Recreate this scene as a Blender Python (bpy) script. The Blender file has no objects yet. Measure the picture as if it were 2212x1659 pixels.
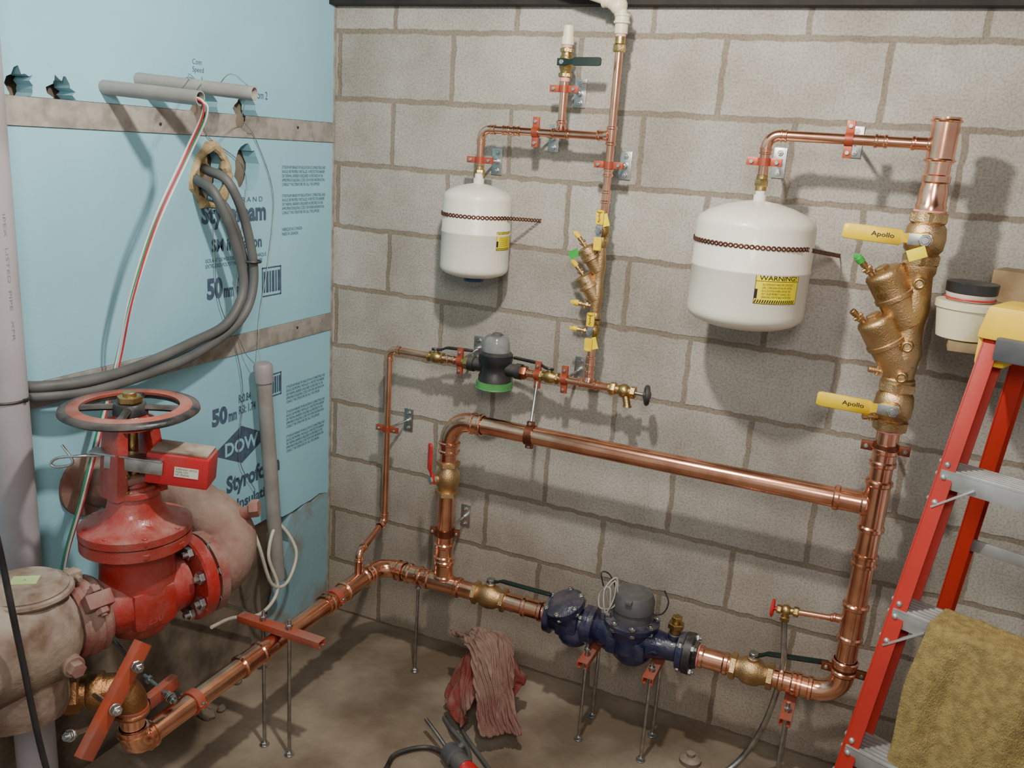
import bpy,bmesh,math,random
from mathutils import Vector as V, Matrix, noise
random.seed(4)
COL=bpy.context.scene.collection
X=V((1,0,0));Y=V((0,1,0));Z=V((0,0,1))
def lin(h):
    h=h.lstrip('#');o=[]
    for i in (0,2,4):
        c=int(h[i:i+2],16)/255;o.append(c/12.92 if c<=.04045 else ((c+.055)/1.055)**2.4)
    return (*o,1)
# ---------------------------------------------------------------- cloth rags are settled first with a short physics drop
def settle(center,size,rot,zdrop,cols,frames=60,n=54,grow=-.12,seed=0,asp=1.,crump=.02):
    me=bpy.data.meshes.new('rag_cloth');vs=[];fs=[];ca,sa=math.cos(rot),math.sin(rot)
    for i in range(n):
        for j in range(n):
            x=(i/(n-1)-.5)*size;y=(j/(n-1)-.5)*size*asp
            z=zdrop+crump*noise.noise(V((x*11,y*11,seed)))
            vs.append((center[0]+x*ca-y*sa,center[1]+x*sa+y*ca,z))
    for i in range(n-1):
        for j in range(n-1): a=i*n+j;fs.append((a,a+n,a+n+1,a+1))
    me.from_pydata(vs,[],fs);o=bpy.data.objects.new('rag_cloth',me);COL.objects.link(o)
    for c in cols:
        if not c.modifiers: c.modifiers.new('col','COLLISION')
        c.collision.thickness_outer=.004;c.collision.cloth_friction=40;c.collision.damping=.5
    m=o.modifiers.new('cl','CLOTH');s=m.settings;s.quality=5;s.mass=.3;s.tension_stiffness=10;s.compression_stiffness=10;s.shear_stiffness=3;s.bending_stiffness=.1;s.air_damping=1.5;s.shrink_min=grow
    cs=m.collision_settings;cs.collision_quality=3;cs.distance_min=.004;cs.use_self_collision=True;cs.self_distance_min=.004
    m.point_cache.frame_start=1;m.point_cache.frame_end=frames+5
    sc=bpy.context.scene
    for f in range(1,frames+1): sc.frame_set(f)
    res=bpy.data.meshes.new_from_object(o.evaluated_get(bpy.context.evaluated_depsgraph_get()))
    bpy.data.objects.remove(o);sc.frame_set(1);return res
def lump(c,prof,seed):
    me=bpy.data.meshes.new('l');vs=[];fs=[];k=28
    for z,r in prof:
        for j in range(k):
            a=2*math.pi*j/k;q=1+.45*noise.noise(V((math.cos(a)*1.9,math.sin(a)*1.9,z*10+seed)));zz=z+(.02*noise.noise(V((math.cos(a)*2,math.sin(a)*2,seed))) if 0<z<1 else 0);vs.append((c[0]+r*q*math.cos(a),c[1]+r*q*math.sin(a),zz))
    for i in range(len(prof)-1):
        for j in range(k): fs.append((i*k+j,i*k+(j+1)%k,(i+1)*k+(j+1)%k,(i+1)*k+j))
    fs.append(tuple(range((len(prof)-1)*k,len(prof)*k)))
    me.from_pydata(vs,[],fs);o=bpy.data.objects.new('l',me);COL.objects.link(o);return o
RAGM=[None,None]
try:
    fl=lump((.8,-.35),[(-.1,.1),(-.1,2.5),(0,2.5),(.0,.01)],0)
    l1=lump((.795,-.30),[(-.02,.13),(.07,.10),(.14,.075),(.19,.058),(.235,.038),(.257,.02),(.262,.004)],3)
    RAGM[0]=settle((.765,-.285),.42,.35,.31,[fl,l1],60,52,-.10,1)
    c1=bpy.data.objects.new('c1',RAGM[0].copy());COL.objects.link(c1)
    RAGM[1]=settle((.845,-.345),.46,-.75,.33,[fl,l1,c1],55,52,-.10,5,.52,.03)
    for o in (fl,l1,c1): bpy.data.objects.remove(o)
except Exception as ex:
    print('sim',ex)
# ---------------------------------------------------------------- materials
def M(name,col,rough=.5,metal=0,col2=None,scale=8,lo=.4,hi=.65,bump=0,bscale=80,detail=6,spec=.5,trans=0,coat=0,dust=0,dcol='#a5958a'):
    m=bpy.data.materials.new(name);m.use_nodes=True;nt=m.node_tree;b=nt.nodes['Principled BSDF'];L=nt.links.new
    b.inputs['Roughness'].default_value=rough;b.inputs['Metallic'].default_value=metal
    b.inputs['Specular IOR Level'].default_value=spec
    if trans: b.inputs['Transmission Weight'].default_value=trans
    if coat: b.inputs['Coat Weight'].default_value=coat
    tc=nt.nodes.new('ShaderNodeTexCoord')
    n=nt.nodes.new('ShaderNodeTexNoise');n.inputs['Scale'].default_value=scale;n.inputs['Detail'].default_value=detail
    L(tc.outputs['Object'],n.inputs['Vector'])
    r=nt.nodes.new('ShaderNodeValToRGB');r.color_ramp.elements[0].position=lo;r.color_ramp.elements[1].position=hi
    c=lin(col);c2=lin(col2) if col2 else tuple(min(1,x*.8) for x in c[:3])+(1,)
    r.color_ramp.elements[0].color=c;r.color_ramp.elements[1].color=c2
    L(n.outputs['Fac'],r.inputs['Fac']);outc=r.outputs['Color']
    if dust:
        ge=nt.nodes.new('ShaderNodeNewGeometry');sp=nt.nodes.new('ShaderNodeSeparateXYZ');L(ge.outputs['Normal'],sp.inputs[0])
        mr=nt.nodes.new('ShaderNodeMapRange');mr.inputs['From Min'].default_value=-.3;mr.inputs['From Max'].default_value=.9;L(sp.outputs[2],mr.inputs['Value'])
        nd=nt.nodes.new('ShaderNodeTexNoise');nd.inputs['Scale'].default_value=14;nd.inputs['Detail'].default_value=8;L(tc.outputs['Object'],nd.inputs['Vector'])
        rd=nt.nodes.new('ShaderNodeMapRange');rd.inputs['From Min'].default_value=.38;rd.inputs['From Max'].default_value=.62;L(nd.outputs['Fac'],rd.inputs['Value'])
        mu=nt.nodes.new('ShaderNodeMath');mu.operation='MULTIPLY';L(mr.outputs['Result'],mu.inputs[0]);L(rd.outputs['Result'],mu.inputs[1])
        m2=nt.nodes.new('ShaderNodeMath');m2.operation='MULTIPLY';m2.inputs[1].default_value=dust;L(mu.outputs[0],m2.inputs[0])
        mx=nt.nodes.new('ShaderNodeMix');mx.data_type='RGBA';mx.inputs['B'].default_value=lin(dcol);L(m2.outputs[0],mx.inputs['Factor']);L(outc,mx.inputs['A']);outc=mx.outputs['Result']
        ma=nt.nodes.new('ShaderNodeMath');ma.operation='MULTIPLY_ADD';ma.inputs[1].default_value=.5;ma.inputs[2].default_value=rough;ma.use_clamp=True;L(m2.outputs[0],ma.inputs[0]);L(ma.outputs[0],b.inputs['Roughness'])
    L(outc,b.inputs['Base Color'])
    if bump:
        n2=nt.nodes.new('ShaderNodeTexNoise');n2.inputs['Scale'].default_value=bscale;n2.inputs['Detail'].default_value=5
        L(tc.outputs['Object'],n2.inputs['Vector'])
        bp=nt.nodes.new('ShaderNodeBump');bp.inputs['Strength'].default_value=bump;bp.inputs['Distance'].default_value=.004
        L(n2.outputs['Fac'],bp.inputs['Height']);L(bp.outputs['Normal'],b.inputs['Normal'])
    return m
COPPER=M('copper','#f9bd9e',.20,1,'#d08f72',13,.42,.74,.05,30)
COPPERD=M('copper_dull','#a96a50',.4,1,'#7c4a3a',14,.35,.7,.1,60)
BRASS=M('brass','#cdb075',.36,1,'#9c8150',18,.35,.7,.25,220)
BRONZE=M('bronze','#dab88a',.42,1,'#ab8a5e',14,.35,.7,.35,260)
BRONZED=M('dull_bronze','#b88a5e',.42,1,'#8a6040',14,.35,.7,.35,200)
STEEL=M('zinc_steel','#c6c7c5',.35,1,'#9b9c9a',30)
ALU=M('aluminium','#c4c4c2',.5,.75,'#a0a09d',12)
REDP=M('red_paint','#981e17',.33,0,'#83352c',9,.44,.68,.35,110,dust=.65,coat=.2,dcol='#a8857c')
REDBOX=M('red_box','#b01a20',.38,0,'#961419',7,bump=.15,bscale=300,dust=.25)
DUSTY=M('dusty_primer','#77483f',.8,0,'#80695c',9,.36,.58,.6,70,dust=.75,dcol='#9c8c7f')
DUSTW=M('dusty_white','#82705f',.85,0,'#624a3b',11,.4,.58,.8,60,dust=.85,dcol='#a89c90')
DUSTR=M('dusty_red','#80352c',.65,0,'#7c584f',12,.38,.6,.5,80,dust=.8,dcol='#a08c80')
ORANGE=M('red_oxide_strut','#ac4d33',.5,.1,'#8a4232',15,dust=.3)
CLAMPC=M('copper_plated_clamp','#b8573a',.4,.4,'#954632',20)
WHEELO=M('wheel_orange','#a04a37',.6,0,'#7d3a2d',16,dust=.4)
BLACK=M('black_plastic','#1a1b1d',.4,0,'#26272a',12,dust=.2)
BLACKI=M('black_iron','#18181a',.4,0,'#383430',9,.55,.75,.2,90,dust=.3)
CREAM=M('cream_enamel','#e6e1d2',.38,0,'#ded8c6',4,coat=.2)
CPVC=M('cream_cpvc','#e0d7b8',.4,0,'#d2c6a2',12)
PINK=M('pink_tape','#e09a96',.6,0,'#c97d78',30)
YEL=M('yellow_vinyl','#f0cc14',.4,0,'#e0b90e',20)
YELT=M('yellow_tag','#f4e000',.5,0,'#e6d000',20)
GREENT=M('green_tag','#3fae3f',.5,0,'#2f9a38',20)
GREENB=M('green_base','#5a9a55',.45,0,'#468548',20)
DGREEN=M('dark_green_handle','#122a22',.4,0,'#0e1f1a',20)
REDV=M('red_vinyl','#cf1f22',.4,0,'#b81a1d',20)
BLUE=M('navy_epoxy','#0d1538',.28,0,'#141d46',12,bump=.5,bscale=90,coat=.4,dust=.3)
DGREY=M('dark_grey_plastic','#515356',.5,0,'#434548',12,dust=.25)
GREY=M('grey_pvc','#96948f',.5,0,'#84817b',10)
GREYB=M('pale_grey_pvc','#a19ca0',.5,0,'#8c8688',5)
CABLE=M('grey_cable','#5f5f5e',.55,0,'#4d4d4b',9)
WHITEC=M('white_cable','#d6d0c0',.5,0,'#c4bda8',20)
GWIRE=M('grey_wire','#a8a49a',.5,0,'#8c8880',20)
BLUEC=M('blue_plastic','#1c3566',.4)
RED=M('red_wire','#c22a35',.5);GRN=M('green_wire','#1f8f63',.5);WHT=M('white_wire','#e2ded6',.5)
FGRED=M('red_fibreglass','#b02a1e',.5,0,'#9a2318',3,bump=.1,bscale=60,spec=.3)
LYEL=M('ladder_yellow','#e8c025',.5,0,'#d9ae1c',9)
TOWEL=M('tan_mustard_towel','#b39c64',1,0,'#948052',60,.35,.65,1.0,700,spec=.1)
RAGR=M('red_rag','#80352f',.95,0,'#70483f',9,.4,.62,.6,300,spec=.1,dust=.4)
RAGB=M('taupe_rag','#85695c',.95,0,'#74433d',6,.48,.64,.6,300,spec=.1,dust=.3)
WOOD=M('brown_board','#97825f',.8,0,'#745e40',12,bump=.3,bscale=50)
STRAPW=M('weathered_furring','#a09a92',.85,0,'#827b72',26,bump=.4,bscale=90)
TUBM=M('stained_cream_tub','#ddd6b4',.45,0,'#d8c96a',14,.55,.7)
INK=M('blue_grey_ink','#3d5064',.7,0,'#4c6074',40)
INKB=M('black_ink','#1c1c1a',.6)
INKG=M('grey_ink','#7d787a',.6)
FOAMED=M('yellow_spray_foam','#bda980',.9,0,'#8f7a55',30,bump=.8,bscale=90)
CLEAR=M('clear_dome','#c9c9c6',.15,0,'#a8a8a8',30,trans=.6)
DARK=M('dark_strip','#2a241f',.8,0,'#1d1916',12,bump=.3)
LABELW=M('white_label','#cfcabd',.5,0,'#c2bcae',30)
DKHOLE=M('dark_cavity','#15120f',.95)
STRAPM=M('brown_strap','#6b3d2a',.45,.6,'#4f2c1f',40)
# ---------------------------------------------------------------- geometry
def frame(a):
    a=V(a).normalized();h=Z if abs(a.z)<.9 else X
    u=a.cross(h).normalized();w=a.cross(u).normalized();return a,u,w
class G:
    def __init__(s): s.bm=bmesh.new()
    def rings(s,rs,cap=True,closed=False):
        bm=s.bm;R=[[bm.verts.new(p) for p in r] for r in rs];n=len(R[0]);m=len(R)
        for i in range(m if closed else m-1):
            A=R[i];B=R[(i+1)%m]
            for j in range(n):
                try: bm.faces.new((A[j],A[(j+1)%n],B[(j+1)%n],B[j]))
                except ValueError: pass
        if cap and not closed:
            for r in (R[0],R[-1]):
                try: bm.faces.new(r)
                except ValueError: pass
        return s
    def lathe(s,o,axis,prof,seg=32,cap=True,rot=0):
        a,u,w=frame(axis);o=V(o);rs=[]
        for t,r in prof:
            r=max(r,1e-4);rs.append([o+a*t+(u*math.cos(2*math.pi*j/seg+rot)+w*math.sin(2*math.pi*j/seg+rot))*r for j in range(seg)])
        return s.rings(rs,cap)
    def cyl(s,p0,p1,r,r1=None,seg=24):
        p0=V(p0);p1=V(p1);L=(p1-p0).length;r1=r if r1 is None else r1
        b=min(.0015,r*.15,L*.2)
        return s.lathe(p0,p1-p0,[(0,r-b),(b,r),(L-b,r1),(L,r1-b)],seg)
    def hollow(s,p0,p1,r,th=.003,seg=28):
        p0=V(p0);p1=V(p1);L=(p1-p0).length
        return s.lathe(p0,p1-p0,[(0,r-th),(0,r),(L,r),(L,r-th),(.002,r-th)],seg,True)
    def tube(s,pts,r,seg=14,cap=True):
        pts=[V(p) for p in pts];rs=[];n=len(pts);pu=None
        for i,p in enumerate(pts):
            t=(pts[min(i+1,n-1)]-pts[max(i-1,0)])
            if t.length<1e-7: t=Z.copy()
            t.normalize()
            if pu is None: _,pu,_=frame(t)
            u=(pu-t*pu.dot(t)).normalized();w=t.cross(u);pu=u
            rr=r[i] if isinstance(r,(list,tuple)) else r
            rs.append([p+(u*math.cos(2*math.pi*j/seg)+w*math.sin(2*math.pi*j/seg))*rr for j in range(seg)])
        return s.rings(rs,cap)
    def torus(s,c,axis,R,r,seg=40,sq=8,fl=1):
        a,u,w=frame(axis);c=V(c);rs=[]
        for i in range(seg):
            d=u*math.cos(2*math.pi*i/seg)+w*math.sin(2*math.pi*i/seg)
            rs.append([c+d*(R+r*math.cos(2*math.pi*j/sq))+a*(r*fl*math.sin(2*math.pi*j/sq)) for j in range(sq)])
        return s.rings(rs,False,True)
    def box(s,c,size,ax=None,bev=.002,tap=1):
        ux,uy,uz=ax if ax else (X,Y,Z);c=V(c);sx,sy,sz=[k/2 for k in size];vs=[]
        for k in (-1,1):
            f=tap if k>0 else 1
            for i,j in ((-1,-1),(1,-1),(1,1),(-1,1)):
                vs.append(s.bm.verts.new(c+ux*(i*sx*f)+uy*(j*sy*f)+uz*(k*sz)))
        fs=[s.bm.faces.new([vs[q] for q in f]) for f in ((0,3,2,1),(4,5,6,7),(0,1,5,4),(1,2,6,5),(2,3,7,6),(3,0,4,7))]
        if bev: bmesh.ops.bevel(s.bm,geom=list({e for f in fs for e in f.edges}),offset=min(bev,sx*.6,sy*.6,sz*.6),segments=2,affect='EDGES',profile=.6)
        return s
    def sph(s,c,r,sc=(1,1,1),seg=24):
        c=V(c);rs=[];m=seg//2
        for i in range(m+1):
            a=math.pi*i/m;rs.append([c+V((r*sc[0]*max(math.sin(a),1e-3)*math.cos(2*math.pi*j/seg),r*sc[1]*max(math.sin(a),1e-3)*math.sin(2*math.pi*j/seg),r*sc[2]*math.cos(a))) for j in range(seg)])
        return s.rings(rs)
    def poly(s,pts,n,th):
        n=V(n);A=[s.bm.verts.new(V(p)) for p in pts];B=[s.bm.verts.new(V(p)+n*th) for p in pts];k=len(pts)
        s.bm.faces.new(A);s.bm.faces.new(B[::-1])
        for i in range(k): s.bm.faces.new((A[i],A[(i+1)%k],B[(i+1)%k],B[i]))
        return s
    def out(s,name,mat,parent=None,origin=None,ang=38,label=None,cat=None,group=None,sub=0):
        bmesh.ops.remove_doubles(s.bm,verts=s.bm.verts,dist=1e-6)
        bmesh.ops.recalc_face_normals(s.bm,faces=s.bm.faces)
        me=bpy.data.meshes.new(name);s.bm.to_mesh(me);s.bm.free()
        return mk(me,name,mat,parent,origin,ang,label,cat,group,sub)
WO={}
def mk(me,name,mat,parent=None,origin=None,ang=38,label=None,cat=None,group=None,sub=0):
    if origin is None:
        if parent is not None: origin=WO[parent.name]
        else:
            b=[v.co for v in me.vertices];origin=V(((min(v.x for v in b)+max(v.x for v in b))/2,(min(v.y for v in b)+max(v.y for v in b))/2,min(v.z for v in b)))
    origin=V(origin);me.transform(Matrix.Translation(-origin))
    me.shade_smooth()
    me.set_sharp_from_angle(angle=math.radians(ang))
    me.materials.append(mat)
    o=bpy.data.objects.new(name,me);COL.objects.link(o);WO[o.name]=origin
    if parent is not None: o.parent=parent;o.location=origin-WO[parent.name]
    else: o.location=origin
    if label: o['label']=label
    if cat: o['category']=cat
    if group: o['group']=group
    if sub:
        md=o.modifiers.new('s','SUBSURF');md.levels=sub;md.render_levels=sub
    return o
def thing(name,label,cat,loc,group=None):
    o=bpy.data.objects.new(name,None);o.empty_display_size=.05;o.location=V(loc);COL.objects.link(o);WO[o.name]=V(loc)
    o['label']=label;o['category']=cat
    if group: o['group']=group
    return o
def structure(o,k='structure'): o['kind']=k;return o
def cat_rom(P,n=8):
    P=[V(p) for p in P];Q=[P[0]*2-P[1]]+P+[P[-1]*2-P[-2]];r=[]
    for i in range(1,len(Q)-2):
        for k in range(n):
            t=k/n;a,b,c,d=Q[i-1:i+3]
            r.append(.5*((2*b)+(c-a)*t+(2*a-5*b+4*c-d)*t*t+(3*b-a-3*c+d)*t**3))
    r.append(P[-1]);return r
def arc(c,a,b,R,n=12):
    a=V(a).normalized();b=V(b).normalized();c=V(c);th=a.angle(b);L=R/math.tan(th/2)
    ctr=c+(a+b).normalized()*(R/math.sin(th/2));s=c+a*L-ctr;e=c+b*L-ctr;ax=s.cross(e).normalized();ang=s.angle(e)
    return [ctr+Matrix.Rotation(ang*i/n,3,ax)@s for i in range(n+1)],L
def sleeve(g,p0,p1,r):
    p0=V(p0);p1=V(p1);L=(p1-p0).length;k=r/.027;b=.0045*k+.0008;e=min(.005*k+.001,L*.12)
    g.lathe(p0,p1-p0,[(0,r-.001),(0,r+b*.4),(e*.6,r+b),(e*2,r+b),(e*2.7,r+b*.35),(L-e*2.7,r+b*.35),(L-e*2,r+b),(L-e*.6,r+b),(L,r+b*.4),(L,r-.001)],28)
def elbow(par,c,a,b,R,r,leg,mat=COPPER):
    pts,L=arc(c,a,b,R);a=V(a).normalized();b=V(b).normalized();k=r/.027
    g=G();g.tube([V(c)+a*(L+leg)]+pts+[V(c)+b*(L+leg)],r+.0025*k,24)
    for d in (a,b):
        q=V(c)+d*(L+leg);sleeve(g,q-d*leg*.95,q,r+.0015*k)
    return g.out('elbow',mat,par)
def tee(par,c,axis,L,bd,bl,r,rb,mat=COPPER):
    c=V(c);axis=V(axis).normalized();bd=V(bd).normalized();g=G()
    sleeve(g,c-axis*L/2,c+axis*L/2,r+.001);sleeve(g,c+bd*r*.6,c+bd*bl,rb+.001)
    g.lathe(c+bd*r*.75,bd,[(0,rb+.007),(.006,rb+.004),(.012,rb+.002)],24)
    return g.out('tee',mat,par)
def coupling(par,c,axis,L,r,mat=COPPER,name='coupling'):
    axis=V(axis).normalized();g=G();sleeve(g,V(c)-axis*L/2,V(c)+axis*L/2,r+.0005);return g.out(name,mat,par)
def pipe(par,pts,r,mat=COPPER,name='pipe'):
    for i in range(len(pts)-1): g=G();g.cyl(pts[i],pts[i+1],r,seg=28);g.out(name,mat,par)
def hexn(g,c,axis,r,h):
    g.lathe(V(c)-V(axis).normalized()*h/2,axis,[(0,r*.9),(h*.12,r),(h*.88,r),(h,r*.9)],6)
def tape(par,c,axis,r,L=.012,mat=PINK):
    a=V(axis).normalized();g=G();g.cyl(V(c)-a*L/2,V(c)+a*L/2,r,seg=24);return g.out('thread_tape',mat,par)
def text(body,o,right,up,w,h,mat,parent,name='lettering',bold=.01,align='l',curve=None):
    cu=bpy.data.curves.new('t','FONT');cu.body=body;cu.size=1;cu.offset=bold;cu.extrude=0;cu.resolution_u=3
    ob=bpy.data.objects.new('t',cu);COL.objects.link(ob);bpy.context.view_layer.update()
    me=bpy.data.meshes.new_from_object(ob.evaluated_get(bpy.context.evaluated_depsgraph_get()));bpy.data.objects.remove(ob);bpy.data.curves.remove(cu)
    xs=[v.co.x for v in me.vertices];ys=[v.co.y for v in me.vertices];x0,x1,y0,y1=min(xs),max(xs),min(ys),max(ys)
    right=V(right).normalized();up=V(up).normalized();o=V(o)
    for v in me.vertices:
        a=(v.co.x-x0)/(x1-x0)*w;b=(v.co.y-y0)/(y1-y0)*h
        v.co=curve(a,b) if curve else o+right*a+up*b
    me.name=name
    return mk(me,name,mat,parent)
# ---------------------------------------------------------------- room
def block_mat():
    m=bpy.data.materials.new('painted_block');m.use_nodes=True;nt=m.node_tree;N=nt.nodes;L=nt.links;b=N['Principled BSDF'];b.inputs['Roughness'].default_value=.9;b.inputs['Specular IOR Level'].default_value=.2
    tc=N.new('ShaderNodeTexCoord');sp=N.new('ShaderNodeSeparateXYZ');cb=N.new('ShaderNodeCombineXYZ');L.new(tc.outputs['Object'],sp.inputs[0])
    ad=N.new('ShaderNodeMath');ad.operation='ADD';ad.inputs[1].default_value=-.0154+4.064;L.new(sp.outputs[0],ad.inputs[0])
    nz=N.new('ShaderNodeTexNoise');nz.inputs['Scale'].default_value=20;nz.inputs['Detail'].default_value=6;L.new(tc.outputs['Object'],nz.inputs['Vector'])
    ns=N.new('ShaderNodeMath');ns.operation='MULTIPLY_ADD';ns.inputs[1].default_value=.018;ns.inputs[2].default_value=-.009;L.new(nz.outputs['Fac'],ns.inputs[0])
    a2=N.new('ShaderNodeMath');L.new(ad.outputs[0],a2.inputs[0]);L.new(ns.outputs[0],a2.inputs[1])
    a3=N.new('ShaderNodeMath');L.new(sp.outputs[2],a3.inputs[0]);L.new(ns.outputs[0],a3.inputs[1])
    L.new(a2.outputs[0],cb.inputs[0]);L.new(a3.outputs[0],cb.inputs[1])
    br=N.new('ShaderNodeTexBrick');br.inputs['Scale'].default_value=1;br.inputs['Brick Width'].default_value=.4064;br.inputs['Row Height'].default_value=.2032
    br.inputs['Mortar Size'].default_value=.0095;br.inputs['Mortar Smooth'].default_value=.4;br.inputs['Bias'].default_value=0
    br.inputs['Color1'].default_value=lin('#b5b0a8');br.inputs['Color2'].default_value=lin('#a39e96');br.inputs['Mortar'].default_value=lin('#8b8174')
    L.new(cb.outputs[0],br.inputs['Vector'])
    n2=N.new('ShaderNodeTexNoise');n2.inputs['Scale'].default_value=170;n2.inputs['Detail'].default_value=4;L.new(tc.outputs['Object'],n2.inputs['Vector'])
    r2=N.new('ShaderNodeValToRGB');r2.color_ramp.elements[0].position=.3;r2.color_ramp.elements[0].color=(.52,.52,.51,1);r2.color_ramp.elements[1].position=.58;r2.color_ramp.elements[1].color=(1.08,1.08,1.07,1);L.new(n2.outputs['Fac'],r2.inputs['Fac'])
    mx=N.new('ShaderNodeMix');mx.data_type='RGBA';mx.blend_type='MULTIPLY';mx.inputs['Factor'].default_value=.6;L.new(br.outputs['Color'],mx.inputs['A']);L.new(r2.outputs['Color'],mx.inputs['B'])
    n3=N.new('ShaderNodeTexNoise');n3.inputs['Scale'].default_value=3.4;n3.inputs['Detail'].default_value=9;n3.inputs['Roughness'].default_value=.62;L.new(tc.outputs['Object'],n3.inputs['Vector'])
    r3=N.new('ShaderNodeValToRGB');r3.color_ramp.elements[0].position=.36;r3.color_ramp.elements[0].color=(.78,.75,.71,1);r3.color_ramp.elements[1].position=.60;r3.color_ramp.elements[1].color=(1.05,1.05,1.04,1);L.new(n3.outputs['Fac'],r3.inputs['Fac'])
    m2=N.new('ShaderNodeMix');m2.data_type='RGBA';m2.blend_type='MULTIPLY';m2.inputs['Factor'].default_value=1;L.new(mx.outputs['Result'],m2.inputs['A']);L.new(r3.outputs['Color'],m2.inputs['B'])
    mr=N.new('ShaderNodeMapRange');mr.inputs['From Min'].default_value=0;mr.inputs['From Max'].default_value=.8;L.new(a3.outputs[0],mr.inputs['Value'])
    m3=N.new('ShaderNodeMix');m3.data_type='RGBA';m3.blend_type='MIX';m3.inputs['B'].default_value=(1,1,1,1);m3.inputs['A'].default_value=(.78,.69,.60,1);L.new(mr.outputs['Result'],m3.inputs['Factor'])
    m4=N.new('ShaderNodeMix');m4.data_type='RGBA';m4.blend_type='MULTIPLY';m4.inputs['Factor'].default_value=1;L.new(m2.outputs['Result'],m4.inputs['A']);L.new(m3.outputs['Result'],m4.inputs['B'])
    L.new(m4.outputs['Result'],b.inputs['Base Color'])
    h=N.new('ShaderNodeMath');h.operation='MULTIPLY_ADD';h.inputs[1].default_value=-.55;L.new(br.outputs['Fac'],h.inputs[0])
    h2=N.new('ShaderNodeMath');h2.operation='MULTIPLY';h2.inputs[1].default_value=.5;L.new(n2.outputs['Fac'],h2.inputs[0]);L.new(h2.outputs[0],h.inputs[2])
    bp=N.new('ShaderNodeBump');bp.inputs['Strength'].default_value=.7;bp.inputs['Distance'].default_value=.004;L.new(h.outputs[0],bp.inputs['Height']);L.new(bp.outputs['Normal'],b.inputs['Normal'])
    return m
BLOCK=block_mat()
FLOORM=M('dirty_concrete_floor','#9c8d7b',.88,0,'#6a5a48',2.6,.38,.62,.9,34,detail=10)
DIRTW=M('dirty_rough_wall','#857767',.95,0,'#4d4338',6,.4,.6,1.0,18)
FOAM=M('blue_foam_board','#96cad9',.75,0,'#8abccb',1.6,.35,.65,.12,120)
FOAMD=M('dusty_foam_board','#84a7b0',.85,0,'#8a7c6c',7,.48,.64,.3,60)
CEIL=M('dark_ceiling','#4a443c',.9)
O0=(0,0,0)
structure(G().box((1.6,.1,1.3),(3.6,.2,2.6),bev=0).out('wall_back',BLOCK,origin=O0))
structure(G().box((-.16,-1.6,1.3),(.2,3.4,2.6),bev=0).out('wall_left',DIRTW,origin=O0))
structure(G().box((1.6,-1.6,-.05),(3.6,3.4,.1),bev=0).out('floor',FLOORM,origin=O0))
structure(G().box((1.6,-1.6,2.65),(3.6,3.4,.1),bev=0).out('ceiling',CEIL,origin=O0))
structure(G().box((1.7,-.02,2.19),(3.4,.04,.17),bev=.002).out('wall_top_strip',DARK,origin=(1.7,-.02,2.105)))  # plain dark strip along the top of the block wall
structure(G().box((-.02,-.006,1.06),(.045,.012,2.10),bev=.003).out('trim_2',STRAPW,origin=(0,0,0)))
def ragged(cy,cz,r,rz=None,n=22,j=.16):
    rz=rz or r;return [(cy+r*math.cos(2*math.pi*i/n)*(1+random.uniform(-j,j)),cz+rz*math.sin(2*math.pi*i/n)*(1+random.uniform(-j,j))) for i in range(n)]
HOLES=[(-1.127,1.768,.032,.036,26,.3),(-1.03,1.762,.030,.040,26,.35),(-.585,1.752,.052,.058),(-.429,1.752,.047,.052),(-.572,1.585,.068,.078),(-.425,1.603,.052,.066)]
HP=[ragged(*h) for h in HOLES]
def cut(o,idx):
    for k in idx:
        g=G();g.poly([V((-.2,y,z)) for y,z in HP[k]],X,.4);c=g.out('cut',DKHOLE,origin=O0)
        md=o.modifiers.new('b','BOOLEAN');md.operation='DIFFERENCE';md.solver='EXACT';md.object=c;bpy.context.view_layer.update()
        me=bpy.data.meshes.new_from_object(o.evaluated_get(bpy.context.evaluated_depsgraph_get()));o.modifiers.clear();o.data=me;bpy.data.objects.remove(c)
        me.shade_flat()
        while len(me.materials)>1: me.materials.pop()
        for p in me.polygons: p.material_index=0
def panel(y0,y1,z0,z1,mat,label,th=.05,jag=False):
    g=G()
    if jag:
        pts=[(y0,z1)]+[(y1,z1)]+[(y1-(y1-y0)*i/60,z0+random.uniform(-.012,.014)+(.05*(i/60))) for i in range(61)]
        g.poly([V((-th,y,z)) for y,z in pts],X,th)
    else: g.box((-th/2,(y0+y1)/2,(z0+z1)/2),(th,y1-y0,z1-z0),bev=0)
    o=g.out('foam_board',mat,label=label,cat='insulation board',ang=30);o.data.shade_flat();return o
p1=panel(-3.1,-.012,1.752,2.6,FOAM,'pale blue rigid foam insulation board above the upper furring strip')
cut(p1,[0,1,2,3])
p2=panel(-3.1,-.012,1.128,1.690,FOAM,'pale blue foam insulation board with printing and two cut holes')
cut(p2,[2,3,4,5])
p3=panel(-3.1,-.012,.475,1.068,FOAM,'pale blue foam board with diamond emblem and ragged lower edge',jag=True)
g=G();g.poly([V((-.045,y,z)) for y,z in [(-.012,0),(-.012,.468),(-.06,.475),(-.10,.462),(-.14,.47),(-.18,.455),(-.22,.46),(-.25,.42),(-.235,.36),(-.27,.30),(-.25,.22),(-.28,.16),(-.31,.06),(-.30,0)]],X,.045)
p4=g.out('foam_board',FOAMD,label='dusty torn grey-blue foam board scrap standing on floor',cat='insulation board');p4.data.shade_flat()
s1=G().box((-.02,-1.55,1.721),(.05,3.08,.060),bev=0).out('furring_strip',STRAPW,label='weathered grey plywood furring strip between foam boards',cat='furring strip',group='furring strips on the foam wall')
cut(s1,[2,3]);
s2=G().box((-.02,-1.55,1.098),(.05,3.08,.058),bev=.002).out('furring_strip',STRAPW,label='weathered grey plywood furring strip between foam boards',cat='furring strip',group='furring strips on the foam wall')
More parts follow.
